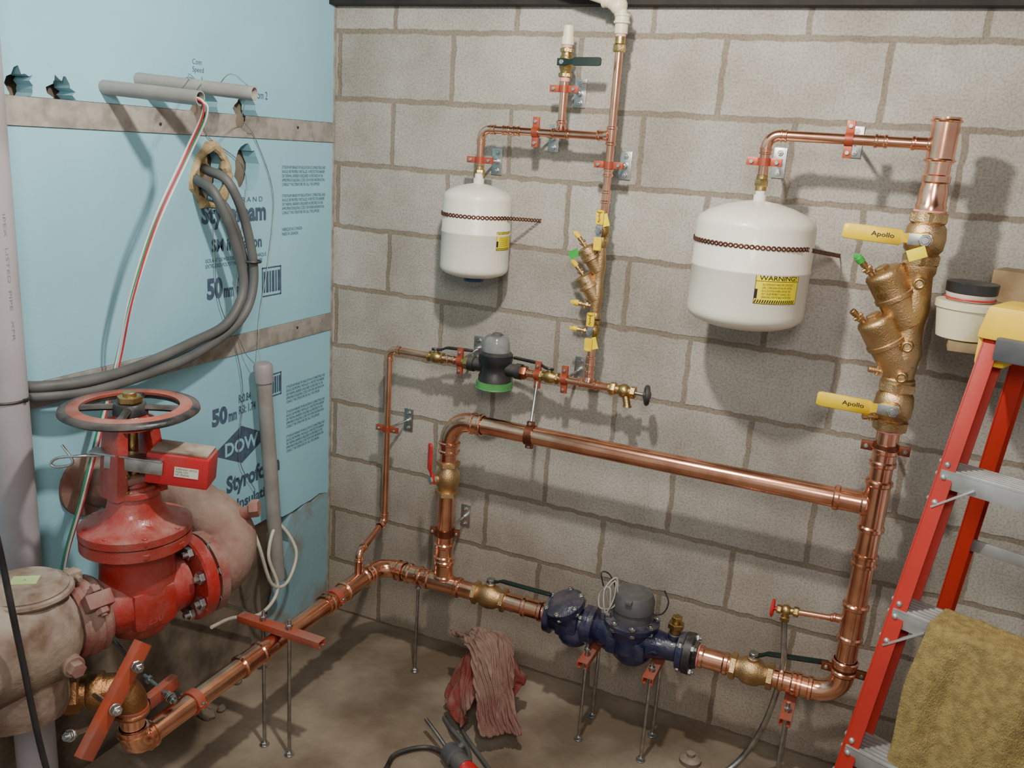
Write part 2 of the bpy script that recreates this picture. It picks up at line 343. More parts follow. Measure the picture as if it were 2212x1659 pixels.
for s in (s1,s2):
    z=1.721 if s is s1 else 1.098
    for i in range(3): g=G();g.cyl((.003,-1.3+i*.55,z+.008*(-1)**i),(.007,-1.3+i*.55,z+.008*(-1)**i),.0045,seg=8);g.out('screw_head',BLACKI,s)
t=thing('spray_foam','crusty yellow spray foam around a cable hole in foam board','spray foam',(0,-.572,1.51))
g=G()
hp=[V((.0,y,z)) for y,z in ragged(-.572,1.585,.066,.076,18,.12)]
g.tube(hp+[hp[0],hp[1]],[.011+random.uniform(-.004,.007) for _ in range(20)],8);g.out('foam_rim',FOAMED,t)
g=G();g.sph((-.03,-.60,1.62),.045,(.5,1,1.1),14);g.out('foam_plug',FOAMED,t)
def ft(b,y0,y1,z,h,par,bold=.02,m=INK): return text(b,(.0012,y0,z),Y,Z,y1-y0,h,m,par,'printed_lettering',bold)
ft('B R A N D',-.47,-.36,1.512,.014,p2,0)
ft('Styrofoam',-.612,-.345,1.440,.072,p2,.04)
ft('SM insulation',-.575,-.365,1.378,.036,p2,.03)
ft('ISOLANT DE MOUSSE PLASTIQUE, DE MARQUE\nEXTRUDED POLYSTYRENE INSULATION SM',-.600,-.345,1.335,.026,p2,0)
ft('50',-.598,-.535,1.245,.062,p2,.05);ft('mm',-.53,-.49,1.245,.028,p2,.03)
ft('R:0.88\nRSI:1.76',-.475,-.41,1.245,.062,p2,.02)
para="STYROFOAM BRAND SM INSULATION IS COMBUSTIBLE AND\nSHOULD BE PROPERLY INSTALLED. A PROTECTIVE BARRIER\nOR THERMAL BARRIER IS REQUIRED AS SPECIFIED IN THE\nAPPROPRIATE BUILDING CODE. FOR MORE INFORMATION\nCONSULT THE LITERATURE OR CALL THE SUPPLIER."
ft(para,-.27,-.05,1.555,.06,p2,0);ft(para,-.27,-.05,1.470,.06,p2,0);ft('FABRIQUE AU CANADA\nMADE IN CANADA',-.27,-.17,1.405,.024,p2,0)
ft('50',-.590,-.525,.868,.055,p3,.05);ft('mm',-.52,-.485,.868,.026,p3,.03)
ft('R:0.84\nRSI: 1.74',-.475,-.40,.880,.062,p3,.02)
ft('Styrofoam',-.535,-.285,.625,.072,p3,.04)
ft('Insulation',-.49,-.31,.575,.036,p3,.03)
ft(para,-.25,-.04,.86,.06,p3,0);ft(para,-.25,-.04,.775,.06,p3,0);ft(para,-.25,-.04,.69,.06,p3,0)
ft('Com 2',-.395,-.335,1.80,.022,p1,0);ft('Com\nSpeed',-.63,-.59,1.845,.036,p1,-.004)
def frame_print(par,y0,y1,z0,z1):
    g=G();t=.004;x=.001
    for (a,b,c,d) in ((y0,y1,z0,z0+t),(y0,y1,z1-t,z1),(y0,y0+t,z0,z1),(y1-t,y1,z0,z1)): g.box((x,(a+b)/2,(c+d)/2),(.0006,b-a,d-c),bev=0)
    n=6
    for i in range(n):
        yy=y0+(y1-y0)*(i+.8)/(n+.6);g.box((x,yy,(z0+z1)/2),(.0006,(y1-y0)*.07*(1+i%2*.7),(z1-z0)*.72),bev=0)
    o=g.out('printed_symbol',INK,par)
frame_print(p2,-.365,-.275,1.225,1.315);frame_print(p3,-.345,-.275,.90,.975)
g=G();cy_,cz_=-.465,.782
g.poly([V((.0008,cy_-.125,cz_)),V((.0008,cy_,cz_-.060)),V((.0008,cy_+.125,cz_)),V((.0008,cy_,cz_+.060))],X,.0006);g.out('diamond_emblem',INK,p3)
text('DOW',(.0018,cy_-.074,cz_-.022),Y,Z,.148,.044,FOAM,p3,'emblem_lettering',.03)
# ---------------------------------------------------------------- left wall services
def conduit(p0,p1,r):
    d=(V(p1)-V(p0)).normalized();g=G();g.hollow(V(p0)-d*.1,p1,r,.003)
    return g.out('conduit',GREY,label='grey PVC conduit stub with open end sticking out of foam wall',cat='conduit',group='grey conduit stubs in the foam wall')
conduit((0,-.912,1.787),(.262,-.885,1.775),.0165)
conduit((0,-.808,1.813),(.30,-.749,1.797),.0165)
g=G();g.cyl((.055,-1.262,0),(.055,-1.262,2.6),.044,seg=40)
lp=g.out('drain_pipe',GREYB,label='pale grey plastic pipe standing floor to ceiling beside foam wall',cat='pipe')
text('IPEX   LISTED  PIPE   XFR',(.1,-1.262,1.5),-Z,X,.26,.006,INKG,lp,'printed_lettering',0,curve=lambda a,b:V((.055+.0443*math.cos(-.1+b/.044),-1.262+.0443*math.sin(-.1+b/.044)*1,1.52-a)))
g=G();g.torus((.055,-1.262,1.128),Z,.0455,.003,36,8);g.box((.1,-1.25,1.128),(.008,.01,.008));g.out('cable_tie',BLACK,label='black cable tie around the pale grey pipe',cat='cable tie')
t=thing('vent_pipe','grey plastic pipe with pale cap leaning against foam wall','pipe',(.06,-.37,.30))
g=G();g.cyl((.06,-.368,.30),(.06,-.433,1.0),.0225,seg=28);g.out('pipe',GREY,t)
g=G();g.lathe((.06,-.431,.985),V((0,-.065,.7)),[(0,.023),(0,.028),(.05,.028),(.058,.023),(.06,.01)],28);g.out('pipe_cap',GREYB,t)
def cable(name,P,r,mat,label,cat='cable',group=None,n=8): 
    g=G();g.tube(cat_rom(P,n),r,10);return g.out(name,mat,label=label,cat=cat,group=group)
gg='thick grey cables from the foam wall hole'
cable('cable',[(-.06,-.56,1.61),(.02,-.60,1.60),(.09,-.604,1.575),(.1,-.552,1.469),(.1,-.52,1.313),(.1,-.576,1.203),(.1,-.739,1.140),(.1,-.898,1.118),(.1,-1.078,1.112),(.07,-1.19,1.118),(-.0+.018,-1.22,1.12)],.013,CABLE,'thick grey cable looping out of a hole in the foam wall',group=gg)
cable('cable',[(-.06,-.58,1.58),(.02,-.64,1.575),(.09,-.655,1.545),(.11,-.608,1.423),(.11,-.575,1.295),(.11,-.640,1.205),(.1,-.76,1.170),(.1,-.941,1.142),(.1,-1.09,1.137),(.07,-1.19,1.140),(.02,-1.22,1.142)],.013,CABLE,'thick grey cable looping out of a hole in the foam wall',group=gg)
cable('cable',[(-.06,-.57,1.56),(.03,-.62,1.55),(.085,-.60,1.50),(.075,-.53,1.37),(.075,-.515,1.27),(.075,-.60,1.175),(.075,-.80,1.125),(.06,-1.0,1.125),(.045,-1.19,1.13)],.010,CABLE,'thinner grey cable looping out of a hole in the foam wall',group=gg)
g=G();g.torus((.1,-.525,1.36),Z,.022,.004,20,6);g.out('cable_tie',BLACK,label='black cable tie bundling grey cables',cat='cable tie')
wp=[(.12,-.90,1.781),(.25,-.884,1.774),(.262,-.872,1.745),(.2,-.864,1.653),(.16,-.93,1.49),(.12,-.975,1.31),(.08,-.985,1.16),(.08,-1.049,1.001),(.09,-1.119,.849),(.11,-1.2,.70),(.12,-1.22,.5)]
for i,(mm,nm) in enumerate(((GRN,'green'),(WHT,'white'),(RED,'red'),(WHT,'white'))):
    cable('wire',[V(p)+V((.003*math.cos(i*1.6+j*.5),.005*math.cos(i*1.6+j*.4),.003*math.sin(i*1.6))) for j,p in enumerate(wp)],.0022,mm,nm+' insulated wire hanging from the conduit stub','wire','coloured wires from the conduit')
for P in ([(.27,-.74,1.79),(.05,-.5,1.74),(.01,-.40,1.69),(.01,-.323,1.532),(.01,-.346,1.34),(.012,-.39,1.176),(.03,-.42,1.03)],
          [(.25,-.87,1.79),(.06,-.66,1.83),(.01,-.60,1.70),(.012,-.45,1.60),(.015,-.47,1.40),(.012,-.50,1.20),(.02,-.47,1.08),(.05,-.43,1.02)],
          [(.01,-.58,1.45),(.012,-.566,1.255),(.012,-.50,1.10),(.012,-.47,.95),(.012,-.49,.75),(.012,-.42,.62)],
          [(.28,-.75,1.815),(.2,-.72,1.84),(.03,-.60,1.80),(.02,-.66,1.84),(.2,-.85,1.81)]):
    cable('string',P,.0012,STEEL,'thin grey pull wire dangling down the foam wall','wire','thin pull wires on the foam wall')
cable('cord',[(.06,-.50,.55),(.10,-.508,.483),(.10,-.45,.33),(.1,-.373,.30),(.1,-.326,.392),(.07,-.38,.50),(.08,-.44,.42),(.1,-.42,.30),(.1,-.5,.25),(.1,-.634,.30),(.12,-.74,.33)],.0055,WHITEC,'off-white cable coiled at the foot of the grey pipe','cable')
# ---------------------------------------------------------------- copper
r2=.027;ZB=.352;YL=-.2;XL=.345
A=thing('copper_pipe','thick copper pipe low along foam wall turning at the corner','pipe',(XL,-.6,ZB-.03))
pipe(A,[(XL,-1.19,ZB),(XL,-.27,ZB)],r2)
elbow(A,(XL,YL,ZB),-Y,X,.062,r2,.03)
pipe(A,[(.43,YL,ZB),(.70,YL,ZB)],r2)
coupling(A,(.475,YL,ZB),X,.055,r2)
tee(A,(.582,YL,ZB),X,.125,Z,.085,r2,r2)
pipe(A,[(.578,YL,ZB+.03),(.578,YL,.665)],r2)
coupling(A,(XL,-.355,ZB),Y,.12,r2,name='tee')
g=G();sleeve(g,(XL,-.33,ZB+.02),(XL,-.33,ZB+.075),.0115);g.out('branch_socket',COPPER,A)
coupling(A,(XL,-.84,ZB),Y,.09,r2);coupling(A,(XL,-.50,ZB),Y,.03,r2)
coupling(A,(.578,YL,.465),Z,.06,r2)
elbow(A,(XL,-1.235,ZB),Y,Z,.03,r2,.022)
pipe(A,[(XL,-1.235,ZB+.03),(XL,-1.235,ZB+.10)],r2)
B=thing('copper_pipe','short copper pipe piece between bronze valve and blue strainer','pipe',(.87,YL,ZB-.03))
pipe(B,[(.795,YL,ZB),(.945,YL,ZB)],r2);coupling(B,(.895,YL,ZB),X,.07,r2);tape(B,(.942,YL,ZB),X,.032,.014)
Cc=thing('copper_pipe','short copper pipe piece between meter flange and bronze valve','pipe',(1.45,YL,ZB-.03))
pipe(Cc,[(1.385,YL,ZB),(1.515,YL,ZB)],r2);coupling(Cc,(1.452,YL,ZB),X,.085,r2);tape(Cc,(1.402,YL,ZB),X,.032,.016)
D=thing('copper_pipe','thick copper riser with long bypass pipe along the block wall','pipe',(1.79,YL,ZB-.03))
pipe(D,[(1.60,YL,ZB),(1.74,YL,ZB)],r2);elbow(D,(1.79,YL,ZB),-X,Z,.066,r2,.045)
coupling(D,(1.655,YL,ZB),X,.05,r2)
pipe(D,[(1.79,YL,.40),(1.79,YL,1.115)],r2)
tee(D,(1.79,YL,.905),Z,.14,-X,.10,r2,r2);coupling(D,(1.79,YL,1.035),Z,.05,r2)
tee(D,(1.79,YL,.575),Z,.11,-X,.05,r2,.009);coupling(D,(1.79,YL,.755),Z,.035,r2);tape(D,(1.79,YL,1.108),Z,.032,.012)
pipe(D,[(1.72,YL,.905),(.66,YL,.905)],r2)
elbow(D,(.578,YL,.905),X,-Z,.07,r2,.04);pipe(D,[(.578,YL,.84),(.578,YL,.765)],r2)
pipe(D,[(1.75,YL,.572),(1.645,YL,.562)],.008);g=G();sleeve(g,(1.765,YL,.574),(1.735,YL,.5715),.009);g.out('coupling',COPPER,D)
E=thing('copper_pipe','copper riser top with thin branch to the large cream tank','pipe',(1.79,YL,1.63))
pipe(E,[(1.79,YL,1.66),(1.79,YL,1.76)],r2)
g=G();g.hollow((1.79,YL,1.745),(1.79,YL,1.846),.0305,.003);g.torus((1.79,YL,1.838),Z,.031,.0035,32);g.torus((1.79,YL,1.752),Z,.031,.0035,32)
sleeve(g,(1.768,YL,1.786),(1.725,YL,1.786),.0135);g.out('tee',COPPER,E)
g=G();g.lathe((1.79,YL,1.632),Z,[(0,.033),(.018,.034),(.022,.0315),(.05,.031),(.068,.0275),(.072,.0315),(.085,.0315),(.088,.028)],32);g.out('reducer',COPPER,E);tape(E,(1.79,YL,1.636),Z,.036,.008)
rt=.0125
pipe(E,[(1.735,YL,1.786),(1.43,YL,1.786)],rt);elbow(E,(1.403,YL,1.786),X,-Z,.03,rt,.016);pipe(E,[(1.403,YL,1.755),(1.403,YL,1.685)],rt);coupling(E,(1.66,YL,1.786),X,.03,rt)
YS=-.12;rs=.011
Fp=thing('copper_pipe','thin copper riser and branch to the small cream tank','pipe',(.98,YS,1.57))
pipe(Fp,[(.98,YS,1.55),(.98,YS,1.985)],rs);tee(Fp,(.98,YS,1.762),Z,.05,-X,.04,rs,rs)
pipe(Fp,[(.95,YS,1.76),(.615,YS,1.76)],rs);tee(Fp,(.833,YS,1.76),X,.05,Z,.035,rs,rs)
elbow(Fp,(.590,YS,1.76),X,-Z,.028,rs,.016);pipe(Fp,[(.590,YS,1.735),(.590,YS,1.645)],rs);coupling(Fp,(.70,YS,1.76),X,.022,rs);coupling(Fp,(.668,YS,1.76),X,.022,rs)
pipe(Fp,[(.833,YS,1.78),(.833,YS,1.915)],rs);coupling(Fp,(.98,YS,1.60),Z,.035,rs);coupling(Fp,(.98,YS,1.665),Z,.022,rs)
g=G();hexn(g,(.98,YS,1.985),Z,.017,.02);g.cyl((.98,YS,1.995),(.98,YS,2.015),.0135);g.out('brass_adapter',BRASS,Fp)
tape(Fp,(.98,YS,2.018),Z,.0145,.01)
Zm=1.067;zr=.306
Ga=thing('copper_pipe','thin copper pipe dropping from the meter run to the floor pipe','pipe',(zr,YS,.45))
pipe(Ga,[(zr,YS,Zm-.03),(zr,YS,.49)],rs);elbow(Ga,(zr,YS,Zm),-Z,X,.026,rs,.014);pipe(Ga,[(zr+.03,YS,Zm),(.46,YS,Zm)],rs)
elbow(Ga,(zr,YS,.465),Z,V((.09,-1,-.04)),.022,rs,.014);pipe(Ga,[(zr+.004,YS-.04,.463),(XL-.002,-.30,.456)],rs);elbow(Ga,(XL,-.33,.455),V((-.1,1,.04)),-Z,.022,rs,.012)
Gb=thing('copper_pipe','short thin copper pipe piece beside the small black meter','pipe',(.54,YS,Zm));pipe(Gb,[(.49,YS,Zm),(.60,YS,Zm)],rs);coupling(Gb,(.528,YS,Zm),X,.03,rs)
Gc=thing('copper_pipe','short thin copper pipe piece between meter and brass valve','pipe',(.79,YS,Zm));pipe(Gc,[(.755,YS,Zm),(.85,YS,Zm)],rs);coupling(Gc,(.80,YS,Zm),X,.03,rs)
Gd=thing('copper_pipe','thin copper tee piece below the small bronze backflow preventer','pipe',(.98,YS,Zm));pipe(Gd,[(.87,YS,Zm),(1.06,YS,Zm)],rs);tee(Gd,(.98,YS,Zm),X,.055,Z,.04,rs,rs);pipe(Gd,[(.98,YS,Zm+.02),(.98,YS,1.20)],rs);coupling(Gd,(.98,YS,1.135),Z,.03,rs)
t=thing('plastic_pipe','cream plastic pipe elbow on top of the thin copper riser','pipe',(.98,YS,2.02))
g=G();g.cyl((.98,YS,2.02),(.98,YS,2.045),.0175);g.tube([V((.98,YS,2.04)),V((.98,YS,2.065)),V((.974,YS,2.085)),V((.955,YS,2.100)),V((.93,YS,2.106)),V((.88,YS-.01,2.12)),V((.80,YS-.03,2.15))],.015,16);g.out('pipe',CPVC,t)
g=G();sleeve(g,(.98,YS,2.045),(.98,YS,2.07),.018);g.sph((.967,YS,2.09),.0235);sleeve(g,(.955,YS,2.099),(.925,YS,2.107),.018);g.out('elbow',CPVC,t)
# ---------------------------------------------------------------- generic valve
def lever(v,st,sd,hd,L,w,mat,th=.007,off=.0):
    sd=V(sd).normalized();hd=V(hd).normalized();cr=sd.cross(hd);st=V(st);g=G();n=10;rs_=[]
    P=[(-.012,.85,0),(.010,.85,0),(.022,.6,.003),(.034,.62,.009),(.040,.98,.010),(L*.6,1,.010),(L*.93,1.0,.010),(L*.985,.9,.010),(L,.7,.010)]
    for d,k,h in P:
        hw=w/2*k;c=st+hd*d+sd*h
        rs_.append([c+cr*hw*.9-sd*th/2,c+cr*hw-sd*th*.3,c+cr*hw+sd*th*.3,c+cr*hw*.9+sd*th/2,c-cr*hw*.9+sd*th/2,c-cr*hw+sd*th*.3,c-cr*hw-sd*th*.3,c-cr*hw*.9-sd*th/2])
    g.rings(rs_);return g.out('handle',mat,v,ang=50)
def ball_valve(c,ax,L,R,sd,hd,hl,hw,hm,label,mat=BRASS,name='ball_valve',group=None):
    c=V(c);ax=V(ax).normalized();sd=V(sd).normalized();v=thing(name,label,'valve',c,group)
    g=G();h=L/2
    g.lathe(c-ax*h,ax,[(0,R*.72),(0,R*.82),(L*.10,R*.86),(L*.14,R*.74),(L*.24,R*.8),(L*.34,R),(L*.5,R*1.06),(L*.66,R),(L*.76,R*.8),(L*.86,R*.74),(L*.9,R*.86),(L,R*.82),(L,R*.72)],32)
    hexn(g,c-ax*(h-L*.08),ax,R*1.0,L*.15);hexn(g,c+ax*(h-L*.08),ax,R*1.0,L*.15);g.cyl(c,c+sd*(R*1.25),R*.42)
    g.out('body',mat,v)
    g=G();g.cyl(c+sd*R*1.2,c+sd*(R*1.62),R*.22);hexn(g,c+sd*R*1.55,sd,R*.36,R*.22);hexn(g,c+sd*R*1.25,sd,R*.42,R*.16);g.out('stem',STEEL,v)
    lever(v,c+sd*R*1.42,sd,hd,hl,hw,hm);return v
ball_valve((.748,YL,ZB),X,.115,.037,Z,X,.0001+.20,.018,DGREEN,'bronze ball valve with long dark green lever on the floor pipe',BRONZE)
ball_valve((1.558,YL,ZB),X,.12,.038,V((0,-.1,1)),V((.98,.25,0)),.20,.018,DGREEN,'bronze ball valve with dark lever before the riser elbow',BRONZE)
ball_valve((.578,YL,.712),Z,.115,.037,V((-.62,-.78,0)),Z,.118,.022,REDV,'bronze ball valve with red lever on the bypass riser',BRONZE)
ball_valve((.475,YS,Zm),X,.055,.018,V((0,-.15,1)),V((1,.2,0)),.12,.011,BLACK,'small brass valve with black lever before the meter')
ball_valve((.858,YS,Zm),X,.06,.018,V((0,-.15,1)),V((-1,.2,0)),.13,.011,BLACK,'small brass valve with black lever after the meter')
v=ball_valve((.833,YS,1.945),Z,.075,.019,V((-.1,-1,0)),V((1,0,.02)),.115,.022,DGREEN,'brass ball valve with dark green lever on the capped stub')
tape(v,(.833,YS,1.902),Z,.0135,.012);tape(v,(.833,YS,1.988),Z,.0145,.010)
g=G();g.cyl((.833,YS,1.99),(.833,YS,2.012),.0175);g.cyl((.833,YS,2.01),(.833,YS,2.04),.0145);g.out('plastic_cap',CPVC,v)
# ---------------------------------------------------------------- large bronze backflow preventer
def cock(par,c,d,k=1.,capm=None):
    c=V(c);d=V(d).normalized();g=G();g.cyl(c,c+d*.03*k,.006*k);hexn(g,c+d*.012*k,d,.010*k,.008*k);g.cyl(c+d*.028*k,c+d*.042*k,.008*k)
    p=d.cross(Y).normalized() if abs(d.y)<.9 else X
    g.cyl(c+d*.02*k-p*.012*k,c+d*.02*k+p*.012*k,.005*k)
    o=g.out('test_cock',BRONZE,par)
    if capm:
        g=G();g.cyl(c+d*.040*k,c+d*.056*k,.0095*k);g.box(c+d*.060*k,(.016*k,.005*k,.012*k));g.out('test_cock_cap',capm,par)
    return o
bx=1.79
bv=thing('ball_valve','bronze ball valve with yellow lever above the large backflow preventer','valve',(bx,YL,1.515))
def bigvalve(v,z,hl,hz,txt):
    g=G();g.lathe((bx,YL,z-.06),Z,[(0,.034),(.0,.040),(.02,.041),(.026,.036),(.035,.043),(.06,.046),(.085,.043),(.095,.036),(.10,.041),(.12,.040),(.12,.034)],36)
    hexn(g,(bx,YL,z+.048),Z,.045,.026);hexn(g,(bx,YL,z-.048),Z,.045,.026);g.cyl((bx,YL,z),(bx,YL-.055,z),.018);g.out('body',BRONZE,v)
    g=G();g.cyl((bx,YL-.05,z),(bx,YL-.078,z),.009);hexn(g,(bx,YL-.072,z),Y,.014,.009);g.box((bx-.012,YL-.064,z),(.05,.004,.026));g.out('stem_nut',STEEL,v)
    lever(v,(bx-.012,YL-.058,z),-Y,V((-1,0,hz)),hl,.036,YEL,.009)
    text(txt,(bx-.115,YL-.0733,z-.006+.09*hz),V((1,0,-hz)),Z,.05,.014,INKB,v,'lettering',.01)
bigvalve(bv,1.575,.165,.04,'Apollo')
g=G();g.box((bx-.012,YL-.085,1.545),(.04,.002,.026),(V((.9,0,.4)).normalized(),Y,V((-.4,0,.9)).normalized()),.0005);g.out('tag',YELT,bv)
bf=thing('backflow_preventer','large bronze double check backflow preventer with two angled covers on riser','backflow preventer',(bx,YL,1.21))
g=G();g.lathe((bx,YL,1.222),Z,[(0,.032),(0,.038),(.015,.038),(.02,.034),(.05,.036),(.08,.042),(.11,.036),(.15,.034),(.19,.040),(.23,.036),(.265,.033),(.275,.038),(.293,.038),(.293,.03)],36)
dd=V((-.53,-.14,.84)).normalized()
for z in (1.258,1.372): g.cyl(V((bx,YL,z)),V((bx,YL,z))+dd*.08,.040,.044,32)
for z in (1.25,1.325,1.475): g.cyl((bx+.005,YL-.02,z),(bx+.005,YL-.048,z),.016,.0135);
g.out('body',BRONZE,bf)
for z in (1.258,1.372):
    c=V((bx,YL,z));g=G();g.lathe(c+dd*.07,dd,[(0,.044),(.003,.048),(.012,.048),(.014,.045),(.060,.045),(.066,.046),(.072,.043),(.076,.036),(.08,.0)],36)
    hexn(g,c+dd*.150,dd,.018,.012);g.out('check_cover',BRONZE,bf)
def castc(a,b):
    ang=(a-.03)/.0455;fr=V((-.25,-1,0));fr=(fr-dd*fr.dot(dd)).normalized();sdn=dd.cross(fr)
    return V((bx,YL,1.372))+dd*(.088+b)+(fr*math.cos(ang)+sdn*math.sin(ang))*.0459
text('APOLLO\nUSA',O0,X,Z,.060,.036,BRASS,bf,'cast_lettering',.02,curve=castc)
for z in (1.25,1.325,1.475):g=G();g.torus((bx+.005,YL-.048,z),Y,.010,.003,20,8);g.out('plug',BRASS,bf)
cock(bf,V((bx,YL,1.372))+dd*.13+V((-.03,-.01,0)),V((-.7,-.3,.75)),1.0,GREENT);cock(bf,V((bx,YL,1.258))+dd*.13+V((-.03,-.01,0)),V((-.7,-.3,.6)),1.0)
cock(bf,(bx-.03,YL-.01,1.25),V((-1,-.2,.1)),1.0)
bv2=thing('ball_valve','bronze ball valve with yellow lever below the large backflow preventer','valve',(bx,YL,1.11));bigvalve(bv2,1.17,.162,.02,'Apollo');cock(bv2,(bx-.03,YL-.02,1.14),V((-1,-.4,-.1)),.9)
# ---------------------------------------------------------------- small backflow
sx=.98
def smallvalve(z,label,up):
    v=thing('ball_valve',label,'valve',(sx,YS,z-.03));g=G()
    g.lathe((sx,YS,z-.032),Z,[(0,.013),(0,.017),(.010,.017),(.014,.014),(.024,.020),(.040,.020),(.050,.014),(.054,.017),(.064,.017),(.064,.013)],24);hexn(g,(sx,YS,z-.026),Z,.019,.011);hexn(g,(sx,YS,z+.026),Z,.019,.011);g.cyl((sx,YS,z),(sx,YS-.028,z),.009);g.out('body',BRASS,v)
    g=G();g.cyl((sx,YS-.026,z),(sx,YS-.042,z),.005);hexn(g,(sx,YS-.040,z),Y,.009,.006);g.box((sx,YS-.032,z),(.016,.003,.06));g.out('stem_nut',STEEL,v)
    for s in (-1,1):
        g=G();g.box((sx,YS-.034,z+s*.036),(.023,.009,.038),bev=.004);g.cyl((sx,YS-.034,z+s*.052-.001),(sx,YS-.034,z+s*.052+.004),.011);g.out('handle',YEL,v)
    g=G();g.box((sx+.014,YS-.030,z-up*.03),(.02,.001,.034),(V((.9,0,.3)).normalized(),Y,V((-.3,0,.9)).normalized()),0);g.out('tag',YELT,v)
    text('Apollo',(sx+.004,YS-.0392,z+.022),Z,-X,.026,.008,INKB,v,'lettering',.01)
    return v
smallvalve(1.510,'small brass ball valve with yellow double-ended handle above backflow preventer',-1)
v=smallvalve(1.225,'small brass ball valve with yellow double-ended handle below backflow preventer',1)
cock(v,(sx-.014,YS-.005,1.222),V((-1,-.2,.1)),.8,YEL)
sb=thing('backflow_preventer','small bronze double check backflow preventer with yellow capped test cocks','backflow preventer',(sx,YS,1.26))
g=G();g.lathe((sx,YS,1.262),Z,[(0,.012),(0,.017),(.012,.017),(.016,.014),(.04,.016),(.07,.019),(.09,.015),(.12,.016),(.15,.019),(.18,.016),(.2,.014),(.204,.017),(.216,.017),(.216,.012)],24)
for z in (1.315,1.395):
    c=V((sx,YS,z));g.cyl(c,c+dd*.045,.020,.024,24)
g.out('body',BRONZE,sb)
for z,k in ((1.315,1),(1.395,1)):
    c=V((sx,YS,z));g=G();g.lathe(c+dd*.038,dd,[(0,.024),(.002,.029),(.010,.029),(.012,.026),(.036,.026),(.040,.022),(.044,.0)],28);hexn(g,c+dd*.056,dd,.029,.008);g.out('check_cover',BRONZE,sb)
    cock(sb,c+dd*.078,V((-.6,-.1,.7)),.8,YEL)
cock(sb,(sx-.014,YS,1.295),V((-1,-.1,.1)),.9,YEL)
g=G();g.box((.905,YS-.01,1.437),(.03,.001,.022),(V((.8,0,.5)).normalized(),Y,V((-.5,0,.8)).normalized()),0);g.out('tag',GREENT,sb)
# ---------------------------------------------------------------- hose bibs
t=thing('hose_bib','brass drain valve with round black hand wheel on the thin run','valve',(1.08,YS,Zm-.02))
g=G();g.cyl((1.04,YS,Zm-.001),(1.12,YS,Zm-.003),.0135);hexn(g,(1.055,YS,Zm-.001),X,.019,.018);hexn(g,(1.115,YS,Zm-.003),X,.018,.016);g.sph((1.088,YS,Zm-.002),.02);g.tube([V((1.09,YS,Zm-.005)),V((1.1,YS-.005,Zm-.03)),V((1.105,YS-.01,Zm-.045))],.0105,16);g.torus((1.105,YS-.01,Zm-.043),Z,.0115,.002,20,6);g.out('body',BRASS,t)
g=G();g.cyl((1.12,YS,Zm-.003),(1.158,YS,Zm-.004),.005);g.out('stem',STEEL,t)
g=G();g.torus((1.156,YS,Zm-.004),V((1,.35,0)),.023,.0075,28,8)
for i in range(4):
    a=i*math.pi/2;g.cyl((1.156,YS,Zm-.004),(1.156,YS+.024*math.cos(a),Zm-.004+.024*math.sin(a)),.007,seg=8)
g.cyl((1.146,YS,Zm-.004),(1.166,YS,Zm-.004),.012);g.out('hand_wheel',BLACK,t)
t=thing('drain_valve','small brass valve with red hand wheel feeding a braided hose','valve',(1.622,YL,.53))
g=G();g.cyl((1.655,YL,.563),(1.60,YL,.558),.009);hexn(g,(1.648,YL,.562),X,.014,.014);g.sph((1.622,YL,.56),.015);g.cyl((1.622,YL,.56),(1.622,YL,.528),.009);hexn(g,(1.622,YL,.535),Z,.014,.012);hexn(g,(1.604,YL,.558),X,.012,.012);g.out('body',BRASS,t)
g=G();g.torus((1.587,YL,.557),X,.021,.004,24,8)
for i in range(3):
    a=i*2.094;g.cyl((1.587,YL,.557),(1.587,YL+.021*math.cos(a),.557+.021*math.sin(a)),.004,seg=8)
g.cyl((1.60,YL,.557),(1.582,YL,.557),.006);g.out('hand_wheel',REDV,t)
cable('hose',[(1.622,YL,.528),(1.63,YL,.46),(1.638,-.2,.377),(1.615,-.2,.206),(1.566,-.2,.066),(1.50,-.27,.012),(1.40,-.5,.012)],.0085,STEEL,'grey braided flexible hose hanging from the small drain valve','hose')
# ---------------------------------------------------------------- meters
t=thing('water_meter','small black water meter with clear dome and green base ring','water meter',(.68,YS,1.0))
mc=V((.68,YS,0))
g=G();g.lathe(mc+Z*1.012,Z,[(0,.045),(.006,.050),(.03,.050),(.04,.044),(.062,.044),(.072,.050),(.082,.052),(.098,.052),(.104,.046),(.108,.04)],40);g.cyl((.60,YS,Zm),(.76,YS,Zm),.02);g.lathe((.592,YS,Zm),X,[(0,.018),(0,.024),(.018,.024),(.02,.02)],20);g.lathe((.75,YS,Zm),X,[(0,.02),(0,.024),(.018,.024),(.018,.018)],20);g.out('meter_body',BLACK,t)
g=G();g.lathe(mc+Z*1.004,Z,[(0,.050),(0,.056),(.022,.056),(.022,.05)],40,False);g.torus(mc+Z*1.006,Z,.054,.003,40,6);g.out('base_ring',GREENB,t)
g=G();g.lathe(mc+Z*1.118,Z,[(0,.042),(.025,.040),(.042,.036),(.048,.030),(.05,0)],36);g.out('register_dome',CLEAR,t)
g=G();g.cyl(mc+Z*1.117,mc+Z*1.135,.030);g.cyl(mc+Z*1.168,mc+Z*1.174,.014);g.box(mc+Z*1.150,(.03,.03,.04));g.out('register',DGREY,t)
for x,ax in ((.588,X),(.772,X)):
    g=G();hexn(g,(x,YS,Zm),X,.021,.026);g.cyl((x-.02,YS,Zm),(x+.02,YS,Zm),.014);g.out('union_nut',BRASS if x<.7 else COPPERD,t)
